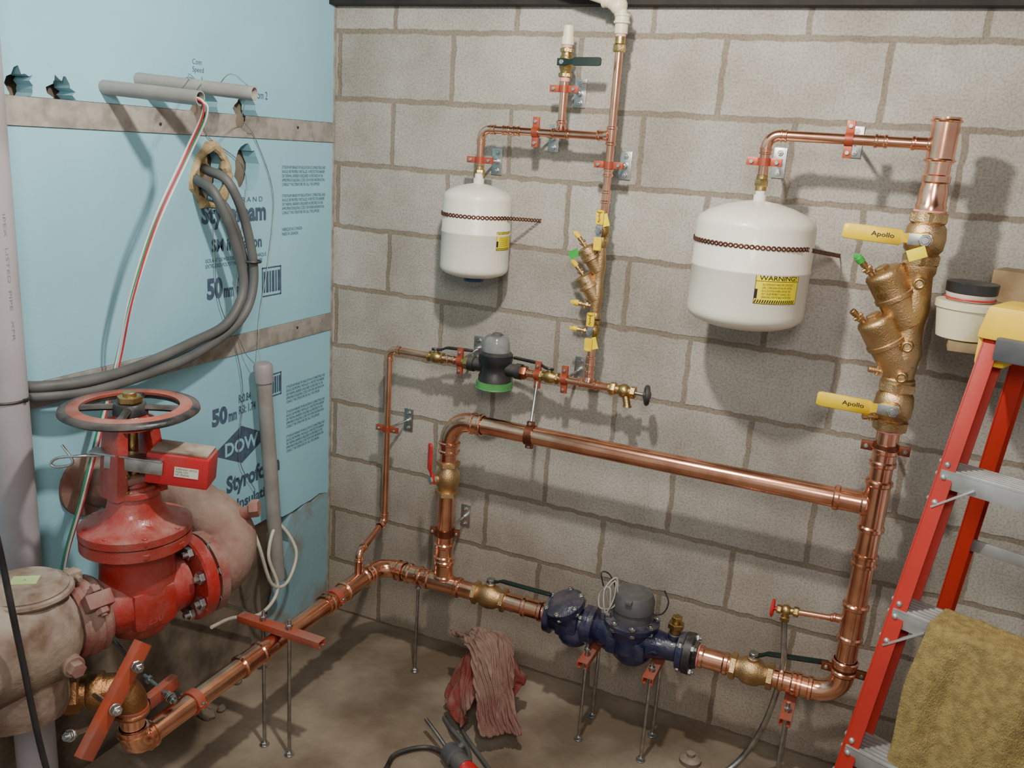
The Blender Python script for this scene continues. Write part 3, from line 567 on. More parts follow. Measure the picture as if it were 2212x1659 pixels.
def bolts(par,name,mat,c,ax,R,n,L=.03,r=.005,ph=0):
    a,u,w=frame(ax)
    for i in range(n):
        g=G();q=V(c)+(u*math.cos(2*math.pi*i/n+ph)+w*math.sin(2*math.pi*i/n+ph))*R
        g.cyl(q-a*L/2,q+a*L/2,r*.7,seg=8);hexn(g,q-a*L*.3,a,r*1.5,r*1.2);hexn(g,q+a*L*.3,a,r*1.5,r*1.2);g.out(name,mat,par)
st_=thing('strainer','navy blue cast strainer with bolted slanted cover beside meter','strainer',(1.02,YL,.29))
g=G();g.lathe((.945,YL,ZB),X,[(0,.03),(0,.056),(.018,.058),(.022,.044),(.05,.050),(.09,.050),(.116,.044),(.120,.057),(.138,.057),(.138,.03)],36)
sd_=V((-.30,-.30,.90)).normalized();g.lathe((1.02,YL,ZB),sd_,[(-.02,.050),(.03,.052),(.050,.050),(.050,.062),(.066,.062),(.070,.052),(.078,.044),(.082,.02)],32)
g.lathe((1.03,YL,ZB-.01),V((.25,-.25,-.9)),[(0,.052),(.035,.050),(.055,.040),(.066,.025),(.07,.0)],24);g.box((1.02,YL-.03,ZB),(.07,.05,.07),bev=.014);g.out('body',BLUE,st_)
bolts(st_,'bolt',STEEL,V((1.02,YL,ZB))+sd_*.060,sd_,.055,6,.036,.0065);bolts(st_,'bolt',STEEL,(1.073,YL,ZB),X,.050,4,.04,.0065,.78)
wm=thing('water_meter','navy blue flanged water meter with dark grey round register','water meter',(1.2,YL,.27))
g=G();g.lathe((1.083,YL,ZB),X,[(0,.03),(0,.057),(.014,.057),(.018,.040),(.04,.050),(.07,.062),(.15,.064),(.18,.050),(.20,.042),(.225,.038),(.252,.036),(.262,.036),(.268,.054),(.285,.056),(.287,.03)],40)
g.lathe((1.205,YL,ZB-.03),Z,[(0,.066),(.05,.070),(.072,.070),(.074,.082),(.088,.082),(.090,.062),(.094,.055)],40)
g.lathe((1.215,YL,ZB-.03),-Z,[(0,.060),(.025,.056),(.042,.040),(.045,0)],28);g.box((1.165,YL-.05,ZB-.01),(.03,.03,.05),bev=.008);g.box((1.25,YL-.052,ZB-.01),(.03,.03,.05),bev=.008);g.cyl((1.335,YL,ZB),(1.335,YL,ZB+.05),.02);g.out('meter_body',BLUE,wm)
bolts(wm,'bolt',STEEL,(1.205,YL,ZB+.054),Z,.073,8,.034,.0075,.3)
bolts(wm,'flange_bolt',STEEL,(1.378,YL,ZB),X,.050,4,.058,.008,.78)
g=G();g.lathe((1.205,YL,ZB+.062),Z,[(0,.046),(0,.056),(.028,.056),(.032,.061),(.060,.061),(.066,.058),(.075,.056),(.082,.052),(.084,0)],40);g.box((1.205,YL-.054,ZB+.138),(.02,.03,.012),bev=.003);g.out('register',DGREY,wm)
g=G();g.lathe((1.370,YL,ZB),X,[(0,.03),(0,.059),(.015,.060),(.022,.060),(.026,.042),(.036,.037),(.038,.03)],36);g.out('flange',BLACKI,wm)
g=G();g.cyl((1.335,YL,ZB+.05),(1.335,YL,ZB+.065),.016);hexn(g,(1.335,YL,ZB+.075),Z,.024,.018);g.cyl((1.335,YL,ZB+.08),(1.335,YL,ZB+.10),.011);hexn(g,(1.335,YL,ZB+.098),Z,.016,.012);g.out('brass_plug',BRASS,wm)
cable('wire',[(1.14,YL-.02,.44),(1.13,-.23,.49),(1.15,-.22,.525),(1.155,-.24,.48),(1.14,-.26,.44),(1.125,-.24,.50),(1.15,-.21,.53),(1.16,-.24,.46),(1.12,-.25,.445),(1.11,-.23,.48),(1.14,-.24,.51),(1.15,-.25,.45)],.0024,GWIRE,'coiled grey-white signal wire on the blue meter','wire')
cable('wire',[(1.25,-.2,.44),(1.29,-.2,.45),(1.305,-.2,.49),(1.29,-.2,.525)],.0022,BLACK,'thin black wire curling up beside the meter register','wire',)
cable('wire',[(1.155,-.2,.48),(1.125,-.2,.53),(1.105,-.22,.54),(1.115,-.22,.50)],.0022,BLACK,'thin black wire curling up beside the meter register','wire')
# ---------------------------------------------------------------- tanks
def az(cx_,cy_,r,a): return V((cx_+r*math.sin(a),cy_-r*math.cos(a),0))
def tank(cx_,cy_,r,z0,z1,zt,label,a0,a1,zl0,zl1,zs,send,sa,blue=False):
    k=r/.12
    t=thing('expansion_tank',label,'expansion tank',(cx_,cy_,z0-.05));H=z1-z0;prof=[(-.036*k,.0),(-.034*k,r*.35),(-.028*k,r*.66),(-.019*k,r*.87),(-.010*k,r*.965),(-.002*k,r*.995),(.008,r)]
    zm=H*.50;prof+=[(zm-.004,r),(zm-.002,r+.0015),(zm+.002,r+.0015),(zm+.004,r)]
    prof+=[(H-.010,r),(H-.002,r*.99),(H+.006*k,r*.955),(H+.018*k,r*.82),(H+.030*k,r*.58),(H+.038*k,r*.32),(H+.042*k,.012),(zt-z0,.012)]
    g=G();g.lathe((cx_,cy_,z0),Z,prof,64);g.out('tank_shell',CREAM,t,ang=50)
    g=G();g.cyl((cx_,cy_,z1+.042*k-.004),(cx_,cy_,z1+.042*k+.014),.0155);g.out('neck_collar',CREAM,t)
    if blue: g=G();g.cyl((cx_,cy_,z0-.036*k+.004),(cx_,cy_,z0-.036*k-.010),.03);g.out('valve_cap',BLUEC,t)
    R=r+.0006
    W=(a1-a0)*r;Hh=zl1-zl0;g=G();n=12
    for i in range(n):
        q=[az(cx_,cy_,R,a0+(a1-a0)*k_/n)+Z*z for k_,z in ((i,zl0),(i+1,zl0),(i+1,zl1),(i,zl1))];g.bm.faces.new([g.bm.verts.new(p) for p in q])
    lb=g.out('warning_label',YELT,t)
    R2=R+.0005;g=G()
    def strip(x0,x1,y0,y1,sh=0):
        kk=max(1,int((x1-x0)/W*20))
        for i in range(kk):
            xa=x0+(x1-x0)*i/kk;xb=x0+(x1-x0)*(i+1)/kk
            q=[az(cx_,cy_,R2,a0+a/r)+Z*(zl0+b) for a,b in ((xa,y0),(xb,y0),(xb+sh,y1),(xa+sh,y1))];g.bm.faces.new([g.bm.verts.new(p) for p in q])
    e=.0012;strip(0,W,0,e);strip(0,W,Hh-e,Hh);strip(0,e,0,Hh);strip(W-e,W,0,Hh);strip(e,W,Hh*.76,Hh*.775)
    kq=int(W/.006)
    for i in range(kq-1): strip(e+i*.006,e+i*.006+.003,.002,Hh*.14,.003)
    strip(e,e+.006,Hh*.18,Hh*.5)
    g.out('label_border',INKB,t)
    text('WARNING!',O0,X,Z,W*.86,Hh*.16,INKB,t,'lettering',.01,curve=lambda a,b:az(cx_,cy_,R2,a0+(a+W*.07)/r)+Z*(zl0+Hh*.80+b))
    text("ALL EXPANSION TANKS MAY EVENTUALLY\nLEAK, CORROSION OR FAILURE. INSTALL\nIN A LOCATION WHERE LEAKAGE WILL\nNOT CAUSE PROPERTY DAMAGE. USE A\nDRAIN PAN. FOR POTABLE WATER ONLY",O0,X,Z,W*.72,Hh*.5,INKB,t,'lettering',0,curve=lambda a,b:az(cx_,cy_,R2,a0+(a+W*.15)/r)+Z*(zl0+Hh*.2+b))
    g=G();path=[];s0=math.radians(-120);st=.0125/r;a=s0
    while a<sa: path.append((az(cx_,cy_,r+.002,a)+Z*zs,V((math.cos(a),math.sin(a),0))));a+=st
    last=path[-1][0];e_=V(send);d=(e_-last);n=int(d.length/.0125)
    for i in range(1,n+1): path.append((last+d*i/n,d.normalized()))
    for p,tn in path:
        kk=10;up=Z
        A_=[g.bm.verts.new(p+tn*.0066*math.cos(2*math.pi*j/kk)+up*.006*math.sin(2*math.pi*j/kk)) for j in range(kk)]
        B_=[g.bm.verts.new(p+tn*.0028*math.cos(2*math.pi*j/kk)+up*.0028*math.sin(2*math.pi*j/kk)) for j in range(kk)]
        for j in range(kk): g.bm.faces.new((A_[j],A_[(j+1)%kk],B_[(j+1)%kk],B_[j]))
    sobj=g.out('perforated_strap',STRAPM,label='perforated brown hanger strap around the cream tank to wall',cat='strap')
    md=sobj.modifiers.new('s','SOLIDIFY');md.thickness=.0014
    return t
R_=math.radians
tank(.592,-.125,.1015,1.362,1.572,1.635,'small cream expansion tank hanging from a thin copper pipe',R_(62),R_(100),1.425,1.478,1.517,(.745,-.003,1.508),R_(80),True)
tank(1.404,-.2,.146,1.352,1.578,1.675,'large cream expansion tank hanging from the copper riser branch',R_(15),R_(60),1.395,1.466,1.527,(1.60,-.003,1.497),R_(70))
for (x,y,z,r,par) in ((.590,YS,1.637,.013,Fp),(1.403,YL,1.672,.0135,E)):
    g=G();hexn(g,(x,y,z),Z,r*1.25,.018);g.cyl((x,y,z-.02),(x,y,z+.02),r);g.out('brass_adapter',BRASS,par)
tape(Fp,(.590,YS,1.618),Z,.0135,.008)
# ---------------------------------------------------------------- clamps
def clamp(c,ax,r,ear,wall=None,label='copper-coloured split ring clamp holding pipe off block wall',mat=CLAMPC,plate=True,el=.03):
    c=V(c);ax=V(ax).normalized();ear=V(ear).normalized();nrm=ax.cross(ear).normalized()
    t=thing('pipe_clamp',label,'pipe clamp',c,'split ring clamps on the pipes')
    g=G();w=.0075+r*.15
    g.lathe(c-ax*w,ax,[(0,r+.0005),(0,r+.004),(2*w,r+.004),(2*w,r+.0005)],24,False)
    for s in (-1,1):
        for k in (-1,1): g.box(c+ear*s*(r+el*.5)+nrm*k*.003,(el,.004,w*2),(ear,nrm,ax),.001)
    g.out('clamp_ring',mat,t)
    for s in (-1,1): g=G();q=c+ear*s*(r+el*.6);g.cyl(q-nrm*.011,q+nrm*.011,.0025,seg=8);hexn(g,q-nrm*.008,nrm,.0055,.004);hexn(g,q+nrm*.008,nrm,.0055,.004);g.out('bolt',STEEL,t)
    if wall:
        wv=V(wall);g=G();g.cyl(c+(wv-c).normalized()*r,wv,.0045,seg=10);g.out('threaded_rod',STEEL,t)
        if plate:
            g=G();g.box(wv-Y*.002,(.034,.004,.078),bev=.001);g.cyl(wv-Y*.018,wv,.008)
            for s in (-1,1): hexn(g,wv+Z*s*.026-Y*.006,Y,.008,.006);g.cyl(wv+Z*s*.026-Y*.014,wv+Z*s*.026,.003,seg=8)
            g.out('wall_plate',STEEL,t)
    return t
clamp((.833,YS,1.878),Z,rs,X,(.838,-.001,1.875));clamp((.758,YS,1.76),X,rs,Z,(.768,-.001,1.748))
clamp((.590,YS,1.673),Z,rs,X,(.590,-.001,1.670));clamp((.98,YS,1.686),Z,rs,X,(.992,-.001,1.686))
clamp((1.59,YL,1.786),X,rt,Z,(1.593,-.001,1.786));clamp((1.403,YL,1.722),Z,rt,X,(1.412,-.001,1.722))
clamp((zr,YS,.798),Z,rs,X,(.318,-.001,.80));clamp((.56,YS,Zm),X,rs,Z,(.565,-.001,1.088));clamp((.905,YS,Zm),X,rs,Z,(.91,-.001,1.075))
clamp((.578,YL,.530),Z,r2,V((1,.25,0)),(.552,-.001,.505),'brown ring clamp holding thick copper riser off block wall',COPPERD,el=.02)
clamp((1.79,YL,1.058),Z,r2,V((1,0,0)),(1.79,-.001,1.058),'brown ring clamp holding thick copper riser off block wall',COPPERD,el=.03)
clamp((1.79,YL,.43),Z,r2,V((1,0,0)),None,'brown ring clamp holding thick copper riser off block wall',COPPERD,el=.03)
t=clamp((.82,YS,Zm),X,rs,Z,None);g=G();g.cyl((.82,YS,Zm-.02),(.842,YL,.945),.0045,seg=10);g.out('threaded_rod',STEEL,t)
t=clamp((.842,YL,.905),X,r2,Z,None,'brown ring clamp hanging the bypass pipe from a rod',COPPERD,el=.014)
clamp((XL,-.46,ZB),Y,r2,X,None,'red ring clamp around the floor copper pipe',ORANGE,el=.01);clamp((XL,-1.05,ZB),Y,r2,X,None,'red ring clamp around the floor copper pipe',ORANGE,el=.01)
def rod(p0,p1,label='galvanised threaded rod standing on floor carrying pipe'):
    t=thing('threaded_rod',label,'threaded rod',p0,'threaded rod stands on the floor');p0=V(p0);p1=V(p1);a=(p1-p0).normalized();L=(p1-p0).length;g=G();pr=[]
    n=int(L/.004)
    for i in range(n): pr+= [(i*L/n,.0045),((i+.5)*L/n,.0056)]
    g.lathe(p0,a,pr,8);g.out('rod',STEEL,t,ang=80)
    g=G();g.cyl(p0,p0+a*.004,.014);hexn(g,p0+a*.008,a,.010,.008);g.out('foot_nut',STEEL,t);g=G();hexn(g,p1-a*.02,a,.010,.008);g.out('nut',STEEL,t);return t
def strut(p0,p1,up,label,w=.032,h=.018,rds=None):
    p0=V(p0);p1=V(p1);ax=(p1-p0).normalized();up=V(up);up=(up-ax*up.dot(ax)).normalized();sd=ax.cross(up);L=(p1-p0).length;c=(p0+p1)/2;g=G()
    g.box(c+up*h/2,(L,w,.003),(ax,sd,up),.001)
    for s in (-1,1): g.box(c+sd*s*(w/2-.0015),(L,.003,h),(ax,sd,up),.001);g.box(c+sd*s*(w/2-.006)-up*h/2,(L,.009,.003),(ax,sd,up),.001)
    return g.out('strut_channel',ORANGE,label=label,cat='strut channel',group='red strut channels')
rod((.491,YL,0),(.491,YL,.33));rod((.302,-.735,0),(.302,-.735,.435));rod((.390,-.735,0),(.390,-.735,.435))
strut((.222,-.735,.392),(.498,-.735,.392),Z,'red strut channel lying across the floor copper pipe')
for x,n,zz in ((1.098,'blue strainer',.275),(1.293,'blue meter',.288),(1.67,'copper pipe elbow',.288)):
    strut((x,-.30,zz),(x,-.10,zz),Z,'red strut channel carrying the '+n)
    rod((x,-.262,0),(x,-.262,.33));rod((x,-.135,0),(x,-.135,.33))
# ---------------------------------------------------------------- red gate valve assembly
a=V((.25,.968,0)).normalized();sdv=V((.968,-.25,0)).normalized();Zv=.69;Vc=V((.312,-1.168,Zv))
gv=thing('gate_valve','large red cast iron gate valve with hand wheel beside foam wall','valve',Vc-Z*.10)
g=G();g.lathe(Vc-a*.115,a,[(0,.05),(0,.062),(.03,.062),(.05,.068),(.115,.074),(.18,.068),(.215,.062),(.22,.05)],36)
def oval(o,prof,seg=40):
    rs_=[]
    for z,ra,rb in prof: rs_.append([o+Z*z+a*(ra*math.cos(2*math.pi*j/seg))+sdv*(rb*math.sin(2*math.pi*j/seg)) for j in range(seg)])
    return rs_
g.rings(oval(Vc,[(-.096,.015,.015),(-.092,.040,.036),(-.078,.062,.054),(-.05,.078,.068),(-.01,.085,.075),(.04,.084,.074),(.10,.080,.070),(.128,.088,.078),(.133,.118,.111),(.157,.118,.111),(.159,.10,.095)]))
g.box(Vc-Z*.005+sdv*.032,(.09,.11,.10),(sdv,a,Z),.028);g.out('valve_body',REDP,gv)
g=G();g.lathe(Vc+a*.112,a,[(0,.05),(0,.097),(.004,.102),(.028,.102),(.032,.098),(.032,.05)],40);g.out('flange',REDP,gv)
bolts(gv,'flange_bolt',STEEL,Vc+a*.130,a,.083,8,.085,.0105,.39)
text('NRS\n250',Vc+sdv*.0775-a*.025-Z*.035,a,Z,.045,.045,REDP,gv,'cast_lettering',.02)
g=G();g.rings(oval(Vc,[(.158,.108,.102),(.162,.119,.112),(.178,.119,.112),(.182,.10,.095),(.192,.078,.072),(.205,.068,.060),(.22,.060,.052),(.245,.054,.046),(.262,.052,.044),(.268,.047,.04)]))
g.out('bonnet',REDP,gv)
bolts(gv,'bonnet_bolt',REDP,Vc+Z*.158,Z,.102,8,.050,.009,.2)
g=G()
for s in (-1,1):
    P=[(.250,.047),(.30,.044),(.35,.040),(.39,.036),(.415,.030)];rs_=[]
    for z,o_ in P:
        w1=.016;w2=.036 if z<.38 else .032
        cc=Vc+Z*z+a*s*o_*1.0
        rs_.append([cc+a*w1*i+sdv*w2*j for i,j in ((-1,-.7),(-.7,-1),(.7,-1),(1,-.7),(1,.7),(.7,1),(-.7,1),(-1,.7))])
    g.rings(rs_)
g.lathe(Vc+Z*.395,Z,[(0,.036),(.004,.048),(.022,.048),(.026,.038),(.036,.032)],28);g.lathe(Vc+Z*.25,Z,[(0,.055),(.012,.055),(.014,.03),(.03,.026)],28);g.out('yoke',REDP,gv)
g=G();g.cyl(Vc+Z*.25,Vc+Z*.475,.0125,seg=20);g.out('stem',BRASS,gv)
g=G();g.box(Vc+Z*.285+sdv*.02,(.09,.022,.014),(a,sdv,Z),.003);g.out('packing_gland',DUSTR,gv)
bolts(gv,'gland_bolt',BRASS,Vc+Z*.285+sdv*.02,Z,.034,2,.06,.006)
zc=.440
g=G();g.lathe(Vc+Z*(zc-.008),Z,[(0,.102),(-.003,.114),(-.002,.132),(.004,.141),(.011,.139),(.014,.130),(.010,.102),(0,.102)],64,False)
hwo=g.out('hand_wheel',BLACKI,gv,ang=60)
g=G();g.lathe(Vc+Z*(zc+.0065),Z,[(-.006,.100),(.000,.099),(.0015,.122),(-.002,.125)],64,False);g.out('painted_rim_face',WHEELO,hwo,ang=60)
g=G()
for i in range(4):
    an=i*2*math.pi/4+.6;d=V((math.cos(an),math.sin(an),0));p=d.cross(Z);rs_=[]
    for k in range(7):
        q=k/6;cc=Vc+d*(.02+.084*q)+Z*(zc+.002-.004*q);ww=.013-.004*math.sin(q*math.pi)
        rs_.append([cc+p*ww+Z*.0,cc+p*ww*.5+Z*.007,cc-p*ww*.5+Z*.007,cc-p*ww+Z*.0,cc-p*ww*.5-Z*.005,cc+p*ww*.5-Z*.005])
    g.rings(rs_)
g.cyl(Vc+Z*(zc-.012),Vc+Z*(zc+.012),.036,.032);g.out('spoke',BLACKI,hwo)
g=G();hexn(g,Vc+Z*(zc+.020),Z,.026,.014);g.cyl(Vc+Z*(zc+.014),Vc+Z*(zc+.036),.014);g.out('hub_nut',BRASS,hwo)
ts=thing('tamper_switch','red supervisory switch box clamped to the valve yoke','switch box',Vc+Z*.28+sdv*.09)
bc=Vc+a*.065+Z*.318+sdv*.085;e1=(sdv*.75+a*.66-Z*.10).normalized();e2=Z.cross(e1).normalized();e3=e1.cross(e2)
g=G();g.box(bc,(.130,.075,.068),(e1,e2,e3),.004);g.out('box',REDBOX,ts)
g=G();g.box(bc+e3*.037+e2*.004,(.118,.066,.006),(e1,e2,e3),.002);g.out('cover',DUSTW,ts)
g=G();g.box(bc-e2*.0382+e1*.02,(.05,.0008,.022),(e1,e2,e3),0);g.out('label_plate',LABELW,ts)
text('SUPERVISORY SWITCH\nMODEL OSY2\nPAT. PENDING',bc-e2*.0388+e1*(-.002)-e3*.008,e1,e3,.044,.017,INKB,ts,'lettering',0)
g=G();g.box(Vc+Z*.350-sdv*.0+a*.01-e2*.05,(.15,.035,.004),(e1,e2,e3),.001);g.box(Vc+Z*.345+e1*.02-e2*.05-Z*.012,(.12,.004,.03),(e1,e2,e3),.001);g.out('bracket',STEEL,ts)
cable('spring_clip',[Vc+Z*.34-e1*.05-e2*.04,Vc+Z*.34-e1*.09-e2*.06,Vc+Z*.33-e1*.13-e2*.06,Vc+Z*.315-e1*.145-e2*.06,Vc+Z*.31-e1*.13-e2*.06,Vc+Z*.325-e1*.10-e2*.06,Vc+Z*.36-e1*.12-e2*.06],.003,STEEL,'bent steel wire clip hooked to the yoke','wire clip')
def groove(c,ax,R,mat,label,w=.045):
    c=V(c);ax=V(ax).normalized();t=thing('grooved_coupling',label,'coupling',c,'grooved pipe couplings');g=G()
    g.lathe(c-ax*w/2,ax,[(0,R-.008),(0,R+.006),(.008,R+.012),(w*.3,R+.010),(w*.4,R+.015),(w*.6,R+.015),(w*.7,R+.010),(w-.008,R+.012),(w,R+.006),(w,R-.008)],40)
    sd=(ax.cross(Z)*.75+Z*.66).normalized();sd=(sd-ax*sd.dot(ax)).normalized();up=ax.cross(sd)
    for s in (-1,1): g.box(c+sd*s*(R+.024),(.034,w*.9,.034),(sd,ax,up),.006)
    g.out('housing',mat,t)
    for s in (-1,1):
        g=G();q=c+sd*s*(R+.028);g.cyl(q-up*.035,q+up*.035,.007,seg=10);hexn(g,q+up*.024,up,.014,.012);hexn(g,q-up*.024,up,.014,.012);g.out('bolt',mat,t)
    return t
groove(Vc-a*.128,a,.072,DUSTR,'dusty red grooved coupling joining the valve to grey strainer',.062)
t=thing('fire_pipe','dusty red-grey cast pipe elbow from the valve into foam wall','pipe',(.38,-.93,.6))
q0=Vc+a*.150
P=cat_rom([q0,q0+a*.03,q0+a*.06+V((.0,0,.015)),q0+a*.095+V((-.025,0,.060)),q0+a*.10+V((-.07,-.01,.105)),V((.235,-.945,.83)),V((.12,-.975,.838)),V((-.08,-1.025,.842))],8)
k=len(P);g=G();g.tube(P,[.066+.010*math.sin(min(1,i/(k*.55))*math.pi) if i<k*.6 else .060 for i in range(k)],28);g.out('pipe',DUSTY,t)
g=G();g.lathe((.19,-.957,.833),V((-1,-.26,.03)),[(-.02,.058),(-.02,.072),(-.012,.078),(.012,.078),(.02,.072),(.02,.058)],32);g.out('pipe_ring',DUSTY,t)
g=G();g.lathe(q0,a,[(0,.05),(0,.098),(.022,.098),(.024,.070),(.032,.066)],36);g.out('flange',DUSTR,t)
g=G();q=V((.385,-.92,.815));g.cyl(q-V((.04,0,.04)),q+V((.03,.02,.012)),.016);hexn(g,q+V((.03,.02,.012)),V((1,.5,.2)),.022,.022);g.out('plug',DUSTR,t)
g=G();g.lathe((.0,-1.03,.842),X,[(-.02,.06),(0,.078),(.01,.078),(.014,.062)],28);g.out('wall_collar',DUSTY,t)
Zs=.665;sc=V((.249,-1.395,Zs))
t=thing('strainer','dusty grey-white cast strainer with round clamped lid beside grey pipe','strainer',sc-Z*.13)
g=G();g.lathe(Vc-a*.150+Z*0,-a,[(0,.055),(0,.066),(.012,.072),(.035,.098),(.06,.112),(.12,.118),(.20,.116),(.30,.112),(.34,.08),(.42,.075)],44);g.cyl(sc,sc+Z*.118,.078,.076,40)
g.lathe(sc-a*.03-Z*.02,V((.3,-.1,-1)),[(0,.09),(.10,.085),(.13,.07),(.14,.03)],32);g.out('body',DUSTW,t)
g=G();g.lathe(sc+Z*.118,Z,[(0,.07),(0,.080),(.016,.080),(.020,.072),(.026,.066),(.028,.02),(.03,0)],44);g.out('lid',DUSTW,t)
g=G();g.torus(sc+Z*.124,Z,.082,.008,44,8)
for s in (-1,1): g.box(sc+Z*.124+a*s*.094,(.03,.03,.024),(a,sdv,Z),.005);g.cyl(sc+Z*.124+a*s*.096-sdv*.03,sc+Z*.124+a*s*.096+sdv*.03,.006,seg=10)
g.out('clamp_ring',DUSTW,t)
g=G();g.box(sc+Z*.147,(.05,.035,.0015),(V((.8,.6,0)),V((-.6,.8,0)),Z),0);g.out('tag',M('pale_green_tag','#b9cf8a',.6),t)
g=G();q=sc+sdv*.112+a*.03-Z*.01;g.cyl(q-sdv*.02,q+sdv*.012,.022);hexn(g,q+sdv*.02,sdv,.017,.02);g.out('plug',DUSTY,t)
t=thing('brass_elbow','bronze threaded elbow and union dropping into the copper pipe','pipe elbow',(XL,-1.235,.44))
ed=V((-.72,-.62,.0)).normalized();ec=V((XL,-1.235,.505))
pts,Lr=arc(ec,-Z,ed,.042);g=G();g.tube([ec-Z*(Lr+.02)]+pts+[ec+ed*(Lr+.03)],.034,28);g.torus(ec-Z*(Lr+.02),Z,.035,.005,28);g.out('elbow',BRONZED,t)
g=G();g.lathe(ec+ed*(Lr+.012),ed,[(0,.034),(0,.040),(.015,.042),(.03,.040),(.034,.036),(.05,.036)],28);hexn(g,ec+ed*(Lr+.075),ed,.046,.035);g.cyl(ec+ed*(Lr+.05),ec+ed*(Lr+.16),.033);g.out('union_nut',BRONZED,t)
g=G();g.lathe((XL,-1.235,.435),Z,[(0,.03),(0,.036),(.02,.036),(.02,.03)],28,False);g.out('clamp_band',ORANGE,t)
strut((.392,-1.238,.632),(.392,-1.405,.452),X,'red strut channel clamping the bronze elbow',.036,.02)
strut((.30,-1.06,.405),(.30,-1.15,.395),X,'short red strut channel end behind the copper pipe',.032,.02)
for p0,p1 in (((.43,-1.282,.600),(.24,-1.20,.59)),((.43,-1.342,.535),(.20,-1.27,.50)),((.36,-1.42,.50),(.30,-1.20,.40)),((.36,-1.12,.40),(.24,-1.10,.42))):
    p0=V(p0);p1=V(p1);d=(p1-p0).normalized();g=G();g.cyl(p0,p1,.0055,seg=10);hexn(g,p0+d*.012,d,.011,.009);hexn(g,p0+d*.03,d,.011,.009);g.cyl(p0+d*.018,p0+d*.021,.013);hexn(g,p1-d*.02,d,.011,.009);g.out('threaded_bolt',STEEL,label='zinc threaded bolt with nuts through the red strut',cat='bolt',group='threaded bolts on the red struts')
cable('cable',[(.36,-1.56,1.25),(.36,-1.535,1.08),(.362,-1.519,.948),(.372,-1.505,.75),(.375,-1.474,.466),(.39,-1.42,.2),(.40,-1.40,.01)],.006,BLACK,'black cable hanging past the dusty strainer','cable')
cable('cable',[(.30,-1.35,.30),(.33,-1.40,.33),(.38,-1.42,.25),(.36,-1.38,.12),(.34,-1.36,.01)],.004,CABLE,'thin grey cable looping near the copper pipe end','cable')
g=G();g.lathe((.20,-1.33,.56),V((-.07,-.04,0)),[(0,.02),(0,.03),(.02,.032),(.07,.03),(.075,.02)],20);g.out('blue_pipe_cap',BLUEC,label='blue plastic cap beside the bronze union',cat='cap')
# ---------------------------------------------------------------- ladder
T=V((1.93,-.575,1.43));f_=V((-.35,-.937,0)).normalized();w_=V((.937,-.35,0)).normalized()
ld=thing('stepladder','red fibreglass stepladder with yellow top and aluminium steps','ladder',(1.95,-.7,0))
fd=V((-.125,-.249,-.86))/.86
def frail(z,side=0):
    p=T+fd*(1.43-z)
    if side: p=p+w_*(.33+2*.035*(1.43-z))
    return p
def rrail(z,side=0):
    p=T-f_*(.06+.26*(1.43-z))+w_*(.04-.13*(1.43-z));p.z=z
    if side: p=p+w_*(.27+2*.10*(1.43-z))
    return p
def channel(p0,p1,ins,dep,wid,mat,name,par):
    ax=(p1-p0).normalized();dx=(dep-ax*dep.dot(ax)).normalized();wx=ax.cross(dx)
    if wx.dot(ins)<0: wx=-wx
    L=(p1-p0).length;c=(p0+p1)/2;g=G();g.box(c,(.005,wid,L),(wx,dx,ax),.001)
    for s in (-1,1): g.box(c+dx*s*(wid/2-.0025)+wx*.014,(.030,.005,L),(wx,dx,ax),.001)
    return g.out(name,mat,par)
for s in (0,1):
    ins=w_ if s==0 else -w_
    channel(frail(1.43,s),frail(0,s),ins,f_,.066,FGRED,'rail',ld);channel(rrail(1.42,s),rrail(0,s),ins,f_,.042,FGRED,'rear_rail',ld)
for z in (1.175,.905,.635,.365,.10):
    p=frail(z);q=frail(z,1);L=(q-p).length;c=(p+q)/2
    g=G();g.box(c,(L-.01,.078,.004),(w_,f_,Z),.001)
    for s in (-1,1): g.box(c+f_*s*.037-Z*.016,(L-.01,.004,.034),(w_,f_,Z),.001)
    for k in range(6): g.box(c+f_*(-.03+k*.012)+Z*.003,(L-.03,.004,.003),(w_,f_,Z),.0005)
    g.out('step',ALU,ld)
    for s,e in ((0,1),(1,-1)):
        g=G();b=frail(z-.07,s)+w_*e*.008+f_*.03;t2=frail(z,s)+w_*e*.07+f_*.036-Z*.02;ax=(t2-b).normalized();g.box((b+t2)/2,(.004,.014,(t2-b).length),(ax.cross(f_),f_,ax),.0005);g.out('brace',ALU,ld)
    for s,e in ((0,-1),(1,1)):
        for dz in (-.012,.012,-.06): g=G();g.sph(frail(z+dz,s)+w_*e*.003+f_*.02,.006,(1,1,1),10);g.out('rivet',ALU,ld);g=G();g.sph(frail(z+dz,s)+f_*.034+w_*(-e)*.012,.006,(1,1,1),10);g.out('rivet',ALU,ld)
for z in (.93,.55,.2):
    p=rrail(z);q=rrail(z,1);g=G();g.box((p+q)/2,((q-p).length,.006,.028),(w_,f_,Z),.001);g.out('rear_bar',ALU,ld)
cc=T+w_*.185+V((0,0,.028))-f_*.02
g=G();g.box(cc,(.40,.14,.066),(w_,f_,Z),.012,.94);g.box(cc-Z*.055-w_*.17,(.055,.11,.06),(w_,f_,Z),.008);g.box(cc-Z*.055+w_*.17,(.055,.11,.06),(w_,f_,Z),.008);g.out('top_cap',LYEL,ld)
g=G();g.box(cc-Z*.045-w_*.10+f_*.07,(.12,.02,.045),(w_,f_,Z),.008);g.out('grip_pad',DGREY,ld)
p=frail(1.165)+w_*.19+f_*.042-Z*.004;g=G();g.box(p,(.05,.001,.018),(w_,f_,Z),0);lb=g.out('danger_sticker',REDV,ld)
text('DANGER',p+f_*.001-w_*.02-Z*.004,w_,Z,.04,.009,LABELW,ld,'lettering',.01)
